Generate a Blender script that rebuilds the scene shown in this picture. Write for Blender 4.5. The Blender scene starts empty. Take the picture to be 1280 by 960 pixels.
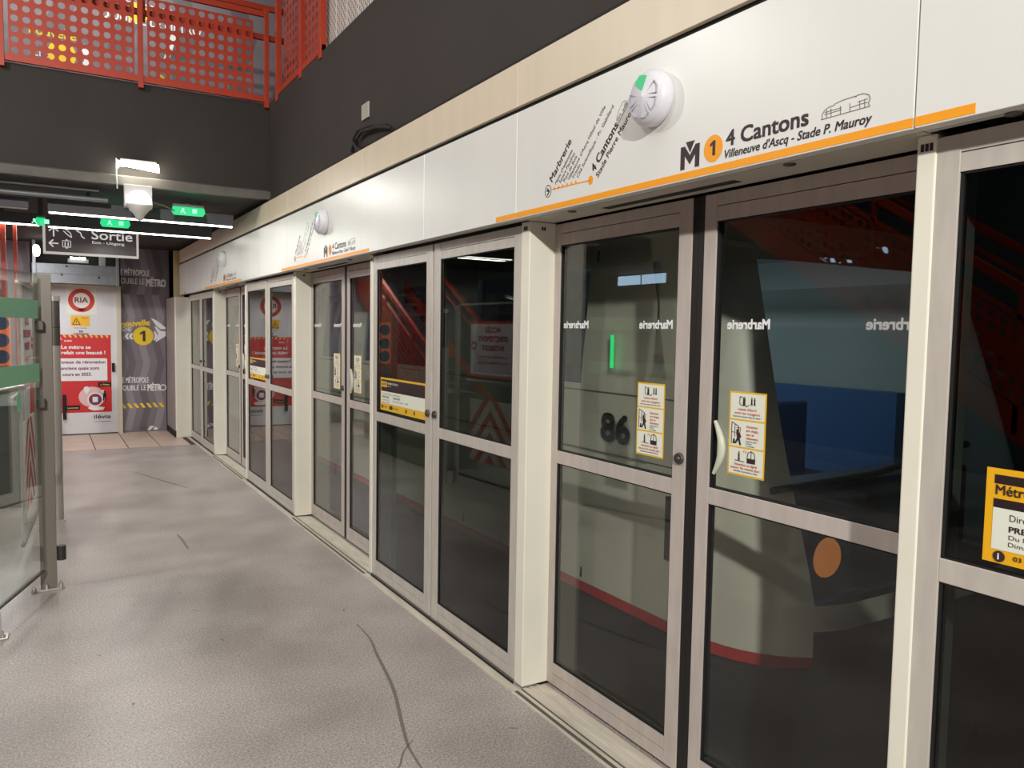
import bpy, bmesh, math, random
from mathutils import Vector, Matrix
random.seed(7)
SC = bpy.context.scene
COL = SC.collection

# ------------------------------------------------------------------ camera
cam_d = bpy.data.cameras.new('camera'); cam = bpy.data.objects.new('camera', cam_d); COL.objects.link(cam)
cam_d.sensor_width = 36.0; cam_d.lens = 970.0 / 1280.0 * 36.0; cam_d.clip_start = 0.02; cam_d.clip_end = 200
R0 = Vector((0.85719654, -0.51472527, 0.01649213))      # image right, in world axes
U0 = Vector((0.01943886, 0.06434066, 0.99773865))       # image up
F0 = Vector((0.51462241, 0.85493753, -0.06515826))      # view direction
m = Matrix((R0, U0, -F0)).transposed().to_4x4(); m.translation = Vector((0, 0, 1.6))
cam.matrix_world = m
SC.camera = cam

# ------------------------------------------------------------------ world, exposure, big lamps, added fill lights
w = bpy.data.worlds.new('world'); SC.world = w; w.use_nodes = True
w.node_tree.nodes['Background'].inputs[0].default_value = (0.9, 0.95, 1.0, 1)
w.node_tree.nodes['Background'].inputs[1].default_value = 0.05
SC.view_settings.view_transform = 'Standard'; SC.view_settings.look = 'None'
SC.view_settings.gamma = 1.0; SC.view_settings.use_curve_mapping = False
SC.view_settings.exposure = 0.0
SC.cycles.use_denoising = True
SC.cycles.max_bounces = 10; SC.cycles.transparent_max_bounces = 24; SC.cycles.glossy_bounces = 5
SC.cycles.sample_clamp_indirect = 6.0
SC.cycles.caustics_reflective = False; SC.cycles.caustics_refractive = False


def light(name, kind, loc, energy, color=(1, 1, 1), size=0.2, size_y=None, aim=None, spot=None, blend=0.3):
    d = bpy.data.lights.new(name, kind); d.energy = energy; d.color = color
    if kind == 'AREA':
        d.size = size
        if size_y is not None:
            d.shape = 'RECTANGLE'; d.size_y = size_y
        else:
            d.shape = 'DISK'
    else:
        d.shadow_soft_size = size
    if kind == 'SPOT':
        d.spot_size = spot or 2.0; d.spot_blend = blend
    o = bpy.data.objects.new(name, d); COL.objects.link(o); o.location = loc
    if aim is not None:
        o.rotation_euler = (Vector(aim) - Vector(loc)).to_track_quat('-Z', 'Y').to_euler()
    return o


WARM = (1.0, 0.965, 0.92)
LAMP_SPOTS = [(-1.75, -5.0, 4.45), (-1.75, 1.6, 4.35), (-1.75, 5.2, 4.35)]
light('floodlight_rear', 'AREA', (-1.75, -5.0, 4.4), 640, WARM, 0.24, aim=(1.6, 3.2, 1.0))
light('floodlight_middle', 'AREA', (-1.75, 1.6, 4.3), 24, WARM, 0.2, aim=(1.4, 2.6, 1.2))
light('floodlight_front', 'AREA', (-1.75, 5.2, 4.3), 62, WARM, 0.2, aim=(1.4, 5.8, 1.2))
light('void_fill_light', 'AREA', (-1.5, 2.0, 5.9), 120, (1, 0.97, 0.93), 4.0, 6.0, aim=(-1.5, 2.0, 0))  # added soft fill over the void, without a fixture
light('upper_floor_fill', 'AREA', (0.2, 8.6, 5.6), 40, (1, 0.95, 0.9), 2.5, 0.4, aim=(0.4, 9.4, 4.2))  # added fill to light the upstairs hoarding
light('far_hall_fill', 'AREA', (-0.5, 11.2, 2.72), 74, (0.98, 0.97, 1.0), 2.0, 1.2, aim=(-0.6, 11.2, 0))  # added fill that brightens the far floor and end column
light('wall_flood_beam', 'SPOT', (0.70, 7.02, 2.93), 46, (1, 0.97, 0.92), 0.09, aim=(0.75, 6.2, 0), spot=2.6, blend=0.6)
light('left_wall_fill', 'AREA', (-4.6, 9.0, 2.7), 70, (0.72, 0.86, 1.0), 1.5, 5.0, aim=(-6.0, 9.0, 1.2))  # added cool light so the left wall shows bluish in the glass


# ------------------------------------------------------------------ materials
def lin(c):
    return tuple(((v / 255.0) / 12.92 if v / 255.0 <= 0.04045 else ((v / 255.0 + 0.055) / 1.055) ** 2.4) for v in c[:3]) + (1.0,)


MATS = {}


def mat(name, rgb, rough=0.5, metal=0.0, noise=0.0, scale=8.0, spec=0.5, bump=0.0, stretch=None):
    if name in MATS:
        return MATS[name]
    mt = bpy.data.materials.new(name); mt.use_nodes = True; nt = mt.node_tree; b = nt.nodes['Principled BSDF']
    c = lin(rgb)
    b.inputs['Base Color'].default_value = c; b.inputs['Roughness'].default_value = rough
    b.inputs['Metallic'].default_value = metal; b.inputs['Specular IOR Level'].default_value = spec
    tc = nt.nodes.new('ShaderNodeTexCoord'); n = nt.nodes.new('ShaderNodeTexNoise')
    n.inputs['Scale'].default_value = scale; n.inputs['Detail'].default_value = 5
    mp = nt.nodes.new('ShaderNodeMapping')
    if stretch:
        mp.inputs['Scale'].default_value = stretch
    nt.links.new(tc.outputs['Object'], mp.inputs[0]); nt.links.new(mp.outputs[0], n.inputs['Vector'])
    if noise > 0:
        r = nt.nodes.new('ShaderNodeValToRGB')
        r.color_ramp.elements[0].position = 0.3; r.color_ramp.elements[1].position = 0.7
        r.color_ramp.elements[0].color = tuple(v * (1 - noise) for v in c[:3]) + (1,)
        r.color_ramp.elements[1].color = tuple(min(1, v * (1 + noise * 0.6)) for v in c[:3]) + (1,)
        nt.links.new(n.outputs['Fac'], r.inputs[0]); nt.links.new(r.outputs[0], b.inputs['Base Color'])
    if bump > 0:
        bp = nt.nodes.new('ShaderNodeBump'); bp.inputs['Strength'].default_value = bump; bp.inputs['Distance'].default_value = 0.01
        nt.links.new(n.outputs['Fac'], bp.inputs['Height']); nt.links.new(bp.outputs[0], b.inputs['Normal'])
    MATS[name] = mt
    return mt


def emis(name, rgb, strength):
    if name in MATS:
        return MATS[name]
    mt = bpy.data.materials.new(name); mt.use_nodes = True; b = mt.node_tree.nodes['Principled BSDF']
    b.inputs['Base Color'].default_value = (0.05, 0.05, 0.05, 1); b.inputs['Emission Color'].default_value = lin(rgb)
    b.inputs['Emission Strength'].default_value = strength
    MATS[name] = mt
    return mt


def glass(name, tint, ior=1.5, rough=0.0):
    mt = bpy.data.materials.new(name); mt.use_nodes = True; nt = mt.node_tree
    nt.nodes.remove(nt.nodes['Principled BSDF']); out = nt.nodes['Material Output']
    fr = nt.nodes.new('ShaderNodeFresnel'); ge = nt.nodes.new('ShaderNodeNewGeometry'); mr = nt.nodes.new('ShaderNodeMapRange')
    mr.inputs['To Min'].default_value = ior; mr.inputs['To Max'].default_value = 1.0 / ior     # same reflection on both faces of the pane
    nt.links.new(ge.outputs['Backfacing'], mr.inputs['Value']); nt.links.new(mr.outputs[0], fr.inputs[0])
    tr = nt.nodes.new('ShaderNodeBsdfTransparent'); tr.inputs[0].default_value = tint
    gl = nt.nodes.new('ShaderNodeBsdfGlossy'); gl.inputs['Roughness'].default_value = rough
    gl.inputs['Color'].default_value = (1, 1, 1, 1)
    mx = nt.nodes.new('ShaderNodeMixShader')
    nt.links.new(fr.outputs[0], mx.inputs[0]); nt.links.new(tr.outputs[0], mx.inputs[1]); nt.links.new(gl.outputs[0], mx.inputs[2])
    nt.links.new(mx.outputs[0], out.inputs[0])
    MATS[name] = mt
    return mt


def floor_material():
    mt = bpy.data.materials.new('terrazzo'); mt.use_nodes = True; nt = mt.node_tree; b = nt.nodes['Principled BSDF']
    tc = nt.nodes.new('ShaderNodeTexCoord')
    n1 = nt.nodes.new('ShaderNodeTexNoise'); n1.inputs['Scale'].default_value = 110; n1.inputs['Detail'].default_value = 6; n1.inputs['Roughness'].default_value = 0.75
    n2 = nt.nodes.new('ShaderNodeTexNoise'); n2.inputs['Scale'].default_value = 1.6; n2.inputs['Detail'].default_value = 6
    n3 = nt.nodes.new('ShaderNodeTexVoronoi'); n3.inputs['Scale'].default_value = 130
    for n in (n1, n2, n3):
        nt.links.new(tc.outputs['Object'], n.inputs['Vector'])
    r1 = nt.nodes.new('ShaderNodeValToRGB')
    r1.color_ramp.elements[0].position = 0.32; r1.color_ramp.elements[0].color = lin((110, 102, 97))
    r1.color_ramp.elements[1].position = 0.72; r1.color_ramp.elements[1].color = lin((222, 214, 209))
    e = r1.color_ramp.elements.new(0.5); e.color = lin((168, 159, 153))
    nt.links.new(n1.outputs['Fac'], r1.inputs[0])
    r2 = nt.nodes.new('ShaderNodeValToRGB')
    r2.color_ramp.elements[0].position = 0.35; r2.color_ramp.elements[0].color = (0.72, 0.71, 0.70, 1)
    r2.color_ramp.elements[1].position = 0.62; r2.color_ramp.elements[1].color = (1.0, 1.0, 1.0, 1)
    nt.links.new(n2.outputs['Fac'], r2.inputs[0])
    mx = nt.nodes.new('ShaderNodeMixRGB'); mx.blend_type = 'MULTIPLY'; mx.inputs[0].default_value = 1
    nt.links.new(r1.outputs[0], mx.inputs[1]); nt.links.new(r2.outputs[0], mx.inputs[2])
    r3 = nt.nodes.new('ShaderNodeValToRGB'); r3.color_ramp.elements[0].position = 0.0; r3.color_ramp.elements[0].color = (0.55, 0.53, 0.5, 1)
    r3.color_ramp.elements[1].position = 0.16; r3.color_ramp.elements[1].color = (1, 1, 1, 1)
    nt.links.new(n3.outputs['Distance'], r3.inputs[0])
    m2 = nt.nodes.new('ShaderNodeMixRGB'); m2.blend_type = 'MULTIPLY'; m2.inputs[0].default_value = 0.7
    nt.links.new(mx.outputs[0], m2.inputs[1]); nt.links.new(r3.outputs[0], m2.inputs[2])
    nt.links.new(m2.outputs[0], b.inputs['Base Color'])
    rr = nt.nodes.new('ShaderNodeMapRange'); rr.inputs['To Min'].default_value = 0.28; rr.inputs['To Max'].default_value = 0.5
    nt.links.new(n2.outputs['Fac'], rr.inputs['Value']); nt.links.new(rr.outputs[0], b.inputs['Roughness'])
    return mt


TERRAZZO = floor_material()
WHITE = mat('header_white_enamel', (226, 227, 222), 0.32, 0, 0.03, 3, stretch=(1, 1, 0.3))
CREAM = mat('cream_enamel', (218, 205, 182), 0.4, 0, 0.04, 3, stretch=(1, 3, 0.3))
POST = mat('column_cream', (232, 229, 213), 0.4, 0, 0.04, 4)
ALU = mat('brushed_aluminium', (196, 190, 180), 0.36, 0.08, 0.10, 6, stretch=(1, 4, 1))
ALU2 = mat('door_aluminium', (192, 182, 174), 0.38, 0.08, 0.10, 6, stretch=(1, 4, 1))
SOFF = mat('soffit_grey', (196, 190, 178), 0.35, 0.0, 0.05, 5)
SILL = mat('sill_aluminium', (206, 198, 182), 0.35, 0.15, 0.2, 20, stretch=(1, 0.2, 1))
SILLD = mat('sill_groove', (90, 84, 74), 0.6, 0.2, 0.2, 20)
BLACK = mat('black_rubber', (14, 12, 12), 0.7)
SEAL = mat('door_seal_black', (24, 20, 20), 0.6, 0, 0.3, 60)
DARK = mat('dark_wall_paint', (50, 44, 40), 0.75, 0, 0.12, 1.8, bump=0.1)
FASC = mat('dark_wall_paint_dimmed', (44, 40, 36), 0.8, 0, 0.12, 1.8)  # darker copy of the dark wall paint, offsets lamp light on the fascia
SLAB = mat('dark_soffit_paint', (46, 44, 42), 0.8, 0, 0.15, 2)
ORANGE = mat('orange_enamel', (168, 50, 20), 0.45, 0, 0.06, 5)
PRINT = mat('dark_print', (52, 36, 42), 0.5)
PGREY = mat('grey_print', (120, 115, 112), 0.5)
STRIPE = mat('orange_stripe', (244, 160, 20), 0.4)
YEL = mat('sticker_yellow', (226, 180, 40), 0.5)
STWH = mat('sticker_white', (226, 230, 215), 0.5)
RED = mat('sticker_red', (196, 52, 46), 0.5)
PWHITE = mat('print_white', (235, 235, 235), 0.5)
STEEL = mat('brushed_steel', (166, 160, 153), 0.28, 0.35, 0.08, 8, stretch=(1, 1, 0.1))
STEELD = mat('dark_steel', (90, 86, 80), 0.4, 0.6, 0.1, 10)
GALV = mat('galvanised_steel', (150, 156, 158), 0.45, 0.4, 0.1, 14)
GLD = glass('door_glass', (0.86, 0.88, 0.87, 1))
GLF = glass('screen_glass', (0.45, 0.49, 0.47, 1))
GLB = glass('barrier_glass', (0.92, 0.96, 0.94, 1), 1.45)
GLW = glass('train_glass', (0.66, 0.78, 0.88, 1))
TRACKM = mat('track_concrete', (58, 56, 52), 0.8, 0, 0.2, 3)
TUNNEL = mat('tunnel_wall_dark', (40, 40, 40), 0.8, 0, 0.2, 2)
TRBODY = mat('train_body_beige', (206, 202, 184), 0.35, 0, 0.05, 2)
TRRED = mat('train_stripe_red', (178, 34, 32), 0.4)
TRDARK = mat('train_underbody', (34, 36, 36), 0.6, 0, 0.2, 5)
TRIN = mat('train_interior_blue', (74, 108, 150), 0.6)
WOOD = mat('tile_pink', (200, 178, 160), 0.4, 0, 0.1, 3)
GROUT = mat('tile_joint', (70, 56, 48), 0.8)
DOORW = mat('hoarding_white', (215, 216, 218), 0.4, 0, 0.03, 3)
HOARD = mat('hoarding_grey', (122, 114, 120), 0.55, 0, 0.06, 2)
HCHEV = mat('hoarding_chevron', (144, 136, 140), 0.55)
HCHEV2 = mat('hoarding_chevron_dark', (102, 94, 100), 0.55)
PRED = mat('poster_red', (204, 36, 38), 0.45)
PPINK = mat('poster_pink', (226, 190, 190), 0.5)
PTXT = mat('poster_purple', (120, 40, 70), 0.5)
PYEL = mat('print_yellow', (240, 205, 30), 0.5)
SIGNB = mat('sign_brown', (62, 50, 52), 0.5)
GREENB = mat('green_film', (140, 208, 168), 0.35)
STEELP = mat('post_steel', (122, 115, 106), 0.35, 0.3, 0.08, 8, stretch=(1, 1, 0.1))
PERF = mat('wall_cladding_white', (208, 198, 190), 0.55)
PLAST = mat('white_plastic', (220, 220, 226), 0.35)
LED = emis('strip_light_glow', (255, 246, 235), 9.0)
GRN = emis('exit_lamp_green', (20, 200, 120), 1.25)
GRN2 = emis('beacon_green', (20, 215, 130), .75)
FLOODE = emis('flood_lens', (255, 250, 235), 40.0)
WHITEE = emis('lamp_lens_white', (255, 252, 245), 5.0)

# ------------------------------------------------------------------ object helpers
ORG = {}


def tag(o, label=None, cat=None, group=None, kind=None):
    if label: o['label'] = label
    if cat: o['category'] = cat
    if group: o['group'] = group
    if kind: o['kind'] = kind
    return o


def thing(name, label, cat, loc, group=None):
    o = bpy.data.objects.new(name, None); COL.objects.link(o); o.location = loc; o.empty_display_size = 0.1
    ORG[o.name] = Vector(loc)
    return tag(o, label, cat, group)


def link(name, me, parent, org):
    o = bpy.data.objects.new(name, me); COL.objects.link(o)
    if parent is not None:
        o.parent = parent
    ORG[o.name] = org
    return o


class MB:
    def __init__(s): s.v = []; s.f = []; s.smooth = []
    def add(s, vs, fs, sm=False):
        b = len(s.v); s.v += [tuple(q) for q in vs]
        for f in fs:
            s.f.append(tuple(b + i for i in f)); s.smooth.append(sm)
        return s
    def box(s, x0, x1, y0, y1, z0, z1):
        x0, x1 = min(x0, x1), max(x0, x1); y0, y1 = min(y0, y1), max(y0, y1); z0, z1 = min(z0, z1), max(z0, z1)
        vs = [(x0, y0, z0), (x1, y0, z0), (x1, y1, z0), (x0, y1, z0), (x0, y0, z1), (x1, y0, z1), (x1, y1, z1), (x0, y1, z1)]
        return s.add(vs, [(0, 3, 2, 1), (4, 5, 6, 7), (0, 1, 5, 4), (1, 2, 6, 5), (2, 3, 7, 6), (3, 0, 4, 7)])
    def tube(s, pts, r, n=12, closed_ends=True, sm=True):
        pts = [Vector(p) for p in pts]; rings = []
        t0 = (pts[-1] - pts[0]).normalized(); up = Vector((0, 0, 1)) if abs(t0.z) < 0.9 else Vector((1, 0, 0))
        for i, p in enumerate(pts):
            a = pts[max(0, i - 1)]; c = pts[min(len(pts) - 1, i + 1)]; t = (c - a).normalized()
            u = t.cross(up).normalized(); v2 = u.cross(t)
            rr = r[i] if isinstance(r, (list, tuple)) else r
            rings.append([p + (u * math.cos(k * 2 * math.pi / n) + v2 * math.sin(k * 2 * math.pi / n)) * rr for k in range(n)])
        vs = [q for ring in rings for q in ring]; fs = []
        for i in range(len(pts) - 1):
            for k in range(n):
                fs.append((i * n + k, i * n + (k + 1) % n, (i + 1) * n + (k + 1) % n, (i + 1) * n + k))
        s.add(vs, fs, sm)
        if closed_ends:
            s.add(rings[0], [tuple(range(n))]); s.add(rings[-1], [tuple(reversed(range(n)))])
        return s
    def lathe(s, prof, c, axis, n=32, sm=True):
        # prof: (radius, height along axis)
        ax = Vector(axis).normalized(); up = Vector((0, 0, 1)) if abs(ax.z) < 0.9 else Vector((0, 1, 0))
        u = up.cross(ax).normalized(); v2 = ax.cross(u); c = Vector(c); vs = []; fs = []
        for r, h in prof:
            for k in range(n):
                a = k * 2 * math.pi / n
                vs.append(c + ax * h + (u * math.cos(a) + v2 * math.sin(a)) * r)
        for i in range(len(prof) - 1):
            for k in range(n):
                fs.append((i * n + k, i * n + (k + 1) % n, (i + 1) * n + (k + 1) % n, (i + 1) * n + k))
        return s.add(vs, fs, sm)
    def poly(s, pts, depth=None):
        # planar polygon; depth: extrude vector
        pts = [Vector(p) for p in pts]; n = len(pts)
        if depth is None:
            return s.add(pts, [tuple(range(n))])
        d = Vector(depth); vs = pts + [p + d for p in pts]
        fs = [tuple(reversed(range(n))), tuple(range(n, 2 * n))] + [(i, (i + 1) % n, n + (i + 1) % n, n + i) for i in range(n)]
        return s.add(vs, fs)
    def build(s, name, mt, parent=None, bevel=0.0):
        org = ORG.get(parent.name, Vector((0, 0, 0))) if parent is not None else Vector((0, 0, 0))
        me = bpy.data.meshes.new(name)
        me.from_pydata([(x - org.x, y - org.y, z - org.z) for x, y, z in s.v], [], s.f)
        me.materials.append(mt)
        me.polygons.foreach_set('use_smooth', s.smooth)
        bm = bmesh.new(); bm.from_mesh(me)
        if bevel > 0:
            bmesh.ops.recalc_face_normals(bm, faces=bm.faces)
            bmesh.ops.bevel(bm, geom=[e for e in bm.edges if e.is_manifold], offset=bevel, segments=2, affect='EDGES', profile=0.5)
        else:
            bmesh.ops.recalc_face_normals(bm, faces=bm.faces)
        bm.to_mesh(me); bm.free(); me.update()
        return link(name, me, parent, org)


def struct(name, mb, mt, bevel=0.0):
    o = mb.build(name, mt, None, bevel); o['kind'] = 'structure'; return o


def solo(name, mb, mt, label, cat, group=None, bevel=0.0):
    """a thing that is one mesh, origin moved to its base centre"""
    xs = [v[0] for v in mb.v]; ys = [v[1] for v in mb.v]; zs = [v[2] for v in mb.v]
    c = Vector(((min(xs) + max(xs)) / 2, (min(ys) + max(ys)) / 2, min(zs)))
    mb.v = [(x - c.x, y - c.y, z - c.z) for x, y, z in mb.v]
    o = mb.build(name, mt, None, bevel); o.location = c; ORG[o.name] = c
    return tag(o, label, cat, group)


# frames for flat print: origin function (a, b) -> world, a to the viewer's right, b up, n towards the viewer
class Plane:
    def __init__(s, o, u, v, n): s.o = Vector(o); s.u = Vector(u); s.v = Vector(v); s.n = Vector(n)
    def p(s, a, b, d=0.0): return s.o + s.u * a + s.v * b + s.n * d
    def rot(s, ang, a=0, b=0):
        c, k = math.cos(ang), math.sin(ang)
        return Plane(s.p(a, b), s.u * c + s.v * k, s.v * c - s.u * k, s.n)
    def mirror(s, a=0, b=0):
        return Plane(s.p(a, b), -s.u, s.v, s.n)


def wallp(x): return Plane((x, 0, 0), (0, -1, 0), (0, 0, 1), (-1, 0, 0))      # screens: a = -y, b = z
def farp(y): return Plane((0, y, 0), (1, 0, 0), (0, 0, 1), (0, -1, 0))        # far wall: a = x, b = z


def rect(mb, P, a0, a1, b0, b1, d=0.001):
    return mb.poly([P.p(a0, b0, 0), P.p(a1, b0, 0), P.p(a1, b1, 0), P.p(a0, b1, 0)], P.n * d)


def shape(mb, P, pts, d=0.001):
    return mb.poly([P.p(a, b, 0) for a, b in pts], P.n * d)


def disc(mb, P, a, b, ra, rb=None, d=0.001, n=28):
    rb = rb or ra
    return shape(mb, P, [(a + ra * math.cos(k * 2 * math.pi / n), b + rb * math.sin(k * 2 * math.pi / n)) for k in range(n)], d)


def ring(mb, P, a, b, r0, r1, rb=1.0, d=0.001, n=40, t0=0, t1=2 * math.pi):
    for k in range(n):
        q0 = t0 + (t1 - t0) * k / n; q1 = t0 + (t1 - t0) * (k + 1) / n
        shape(mb, P, [(a + r0 * math.cos(q0), b + r0 * rb * math.sin(q0)), (a + r1 * math.cos(q0), b + r1 * rb * math.sin(q0)),
                      (a + r1 * math.cos(q1), b + r1 * rb * math.sin(q1)), (a + r0 * math.cos(q1), b + r0 * rb * math.sin(q1))], d)
    return mb


def line(mb, P, pts, wd, d=0.001):
    for (a0, b0), (a1, b1) in zip(pts[:-1], pts[1:]):
        L = math.hypot(a1 - a0, b1 - b0) or 1e-6; na, nb = -(b1 - b0) / L * wd / 2, (a1 - a0) / L * wd / 2
        shape(mb, P, [(a0 - na, b0 - nb), (a1 - na, b1 - nb), (a1 + na, b1 + nb), (a0 + na, b0 + nb)], d)
    return mb


_txt = {}


def text(mb, P, s, a, b, h, width=None, weight=0.0, shear=0.0, align='L'):
    """letters with cap height h, lower-left (or centre) at (a, b), optional fitted width"""
    key = (s, shear)
    if key not in _txt:
        c = bpy.data.curves.new('lettering_source', 'FONT'); c.body = s; c.size = 1.0; c.shear = shear
        c.resolution_u = 3
        o = bpy.data.objects.new('lettering_source', c); COL.objects.link(o)
        dg = bpy.context.evaluated_depsgraph_get(); me = o.evaluated_get(dg).to_mesh()
        vs = [(v.co.x, v.co.y) for v in me.vertices]; fs = [tuple(p.vertices) for p in me.polygons]
        o.evaluated_get(dg).to_mesh_clear(); bpy.data.objects.remove(o); bpy.data.curves.remove(c)
        _txt[key] = (vs, fs)
    vs, fs = _txt[key]
    if not vs: return mb
    x0 = min(v[0] for v in vs); x1 = max(v[0] for v in vs)
    sy = h / 0.70; sx = sy if width is None else width / (x1 - x0)
    off = 0 if align == 'L' else (-(x1 - x0) * sx / 2 if align == 'C' else -(x1 - x0) * sx)
    sh = [(0, 0)] if weight <= 0 else [(-weight, -weight), (weight, -weight), (-weight, weight), (weight, weight)]
    for i_, (ux, uy) in enumerate(sh):
        mb.add([P.p(a + off + (x - x0) * sx + ux * h * 1.6, b + y * sy + uy * h * 1.2, 0.0006 + i_ * 0.00001) for x, y in vs], fs)
    return mb


def digit_one(mb, P, a, b, h, d=0.001):
    w_ = h * .30
    return shape(mb, P, [(a - w_ * .15, b), (a + w_ * .65, b), (a + w_ * .65, b + h), (a + w_ * .05, b + h), (a - w_ * .95, b + h * .80), (a - w_ * .95, b + h * .62), (a - w_ * .15, b + h * .74)], d)


def copy_tree(o, dloc=None, parent=None, label=None, group=None):
    c = o.copy(); COL.objects.link(c)
    if parent is not None: c.parent = parent
    if dloc is not None: c.location = o.location + Vector(dloc)
    if label: c['label'] = label
    if group: c['group'] = group
    for ch in list(o.children): copy_tree(ch, None, c)
    return c


# ------------------------------------------------------------------ measured places
PER = 3.67                     # pitch of the door modules along the platform
HX = 1.735                     # face of the header panels
SZ = 2.087                     # underside of the header
HT = 2.534; CT = 2.742         # top of white panels, top of cream panels
FX = 1.811; DX = 1.94          # fixed screens, sliding doors

# ================================================================== STRUCTURE
struct('floor', MB().box(-6, 1.97, -8, 11.32, -0.3, 0), TERRAZZO)
fl2 = MB().box(-6, 2.1, 11.32, 13.6, -0.3, 0.0)
struct('floor_tiled_strip', fl2, GROUT)
tl = MB()
for i in range(-14, 5):
    x0 = 0.15 + i * 0.385 - 0.385
    tl.box(x0 + 0.006, x0 + 0.379, 11.325, 13.05, 0.0, 0.004)
t_ = tl.build('floor_tiles', WOOD); t_['kind'] = 'structure'
# platform edge wall, track bed, far side of the tunnel
struct('trim_platform_edge', MB().box(1.97, 2.0, -8, 14, -1.1, 0.0), TRACKM)
struct('floor_track_bed', MB().box(1.97, 7.5, -8, 30, -1.3, -1.1), TRACKM)
struct('wall_track_side', MB().box(5.6, 5.8, -8, 30, -1.2, 4.2), TUNNEL)
struct('ceiling_track', MB().box(1.95, 5.8, -8, 30, 2.85, 3.0), TUNNEL)
struct('wall_tunnel_near', MB().box(2.0, 5.8, -8.2, -8, -1.2, 4.2), TUNNEL)
struct('trim_header_beam', MB().box(1.79, 2.0, -8, 13.3, SZ + 0.02, 2.79), BLACK)
# dark wall above the header
struct('wall_right', MB().box(1.80, 2.0, -8, 7.41, 2.76, 3.66), DARK)
struct('wall_right_far', MB().box(1.80, 2.0, 7.41, 13.3, 2.76, 3.66), SLAB)
struct('trim_shadow_gap', MB().box(1.775, 1.80, -8, 13.2, 2.70, 2.765), BLACK)  # black strip standing in for the shade between cream panels and wall
# slab of the upper floor with its fascia
struct('ceiling_slab', MB().box(-6, 1.80, 7.43, 13.6, 2.79, 3.6), SLAB)
struct('wall_fascia', MB().box(-6, 1.80, 7.41, 7.43, 2.86, 3.66), FASC)
struct('trim_fascia_ledge', MB().poly([(-6, 7.35, 2.86), (-6, 7.41, 2.88), (-6, 7.43, 2.79), (-6, 7.36, 2.79)], (7.8, 0, 0)), mat('ledge_grey', (96, 93, 86), 0.6, 0, 0.25, 6))
# left side, rear, top
struct('wall_left', MB().box(-6.2, -6, -8, 13.6, 0, 6.3), mat('left_wall_grey', (72, 80, 88), 0.7, 0, 0.1, 1))
struct('wall_rear', MB().box(-6.2, 2.0, -8.2, -8, 0, 6.3), mat('rear_wall', (92, 88, 84), 0.7, 0, 0.1, 1))
struct('ceiling', MB().box(-6.2, 6, -8.2, 13.6, 6.3, 6.5), mat('ceiling_dark', (60, 58, 56), 0.8))
struct('wall_upper_back', MB().box(-6.2, 5, 9.6, 9.7, 3.6, 6.3), HOARD)
# white perforated cladding of the upper floor, nearer part of the right side
pf = MB().box(1.86, 1.9, -8, 5.93, 3.57, 6.3)
pw = pf.build('wall_upper_right', PERF); pw['kind'] = 'structure'
sl = MB(); yy = 5.91; col = 0
while yy > 3.0:
    rows = 22
    for r_ in range(rows):
        z = 3.62 + r_ * 0.055 + (0.027 if col % 2 else 0)
        sl.box(1.8585, 1.8605, yy - 0.013, yy - 0.003, z, z + 0.022)
    sl.box(1.8585, 1.8602, yy - 0.001, yy + 0.0005, 3.58, 5.4)
    yy -= 0.026 if col % 8 else 0.05; col += 1
so = sl.build('perforation', mat('slit_dark', (120, 110, 104), 0.8), pw)

struct('wall_screen_end', MB().box(1.80, 1.95, -8, -0.74, 0, SZ), DARK)
# ================================================================== DOOR MODULES
W = wallp


def frame_leaf(name, label, x, y0, y1, st, mt, gl, head_z, group, dark_edges=True):
    """glazed leaf lying in the plane x; y0<y1; st=(near stile, far stile)"""
    t = thing(name, label, name.replace('_', ' '), (x + 0.02, (y0 + y1) / 2, 0.0), group)
    th = 0.036
    MB().box(x, x + th, y0, y0 + st[0], 0.015, head_z).build('stile', mt, t, 0.0015)
    MB().box(x, x + th, y1 - st[1], y1, 0.015, head_z).build('stile', mt, t, 0.0015)
    g0, g1 = y0 + st[0], y1 - st[1]
    r = MB(); r.box(x + 0.002, x + th, g0, g1, 1.988, head_z - 0.044); r.box(x + 0.002, x + th, g0, g1, head_z - 0.041, head_z); r.build('top_rail', mt, t)
    r = MB(); r.box(x + 0.001, x + th, g0, g1, 1.027, 1.084); r.build('middle_rail', mt, t, 0.002)
    r = MB(); r.box(x + 0.002, x + th, g0, g1, 0.015, 0.063); r.box(x + 0.002, x + th, g0, g1, 0.066, 0.114); r.build('bottom_rail', mt, t)
    b = MB()
    for z0, z1 in ((0.114, 1.027), (1.084, 1.988)):
        b.box(x + 0.006, x + 0.03, g0, g0 + 0.007, z0, z1); b.box(x + 0.006, x + 0.03, g1 - 0.007, g1, z0, z1)
        b.box(x + 0.006, x + 0.03, g0, g1, z1 - 0.005, z1); b.box(x + 0.006, x + 0.03, g0, g1, z0, z0 + 0.004)
    b.build('gasket', BLACK, t)
    MB().box(x + 0.012, x + 0.020, g0 + 0.005, g1 - 0.005, 0.117, 1.025).build('glass_pane', gl, t)
    MB().box(x + 0.012, x + 0.020, g0 + 0.005, g1 - 0.005, 1.086, 1.985).build('glass_pane', gl, t)
    return t


def lock(t, x, y, z, r=0.022):
    k = MB().lathe([(0, 0.012), (r * 0.35, 0.012), (r * 0.35, 0.008), (r * 0.55, 0.006), (r * 0.85, 0.012), (r, 0.006), (r, 0)], (x, y, z), (-1, 0, 0), 28)
    return k.build('lock', STEELD, t)


def person(mb, P, a, b, h, lean=0.0):
    disc(mb, P, a + lean * h, b + h * 0.9, h * 0.085)
    shape(mb, P, [(a - h * .11 + lean * h * .8, b + h * .78), (a + h * .11 + lean * h * .8, b + h * .78), (a + h * .09, b + h * .42), (a + h * .14, b), (a + h * .04, b), (a, b + h * .38), (a - h * .05, b), (a - h * .14, b), (a - h * .09, b + h * .42)])


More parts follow.
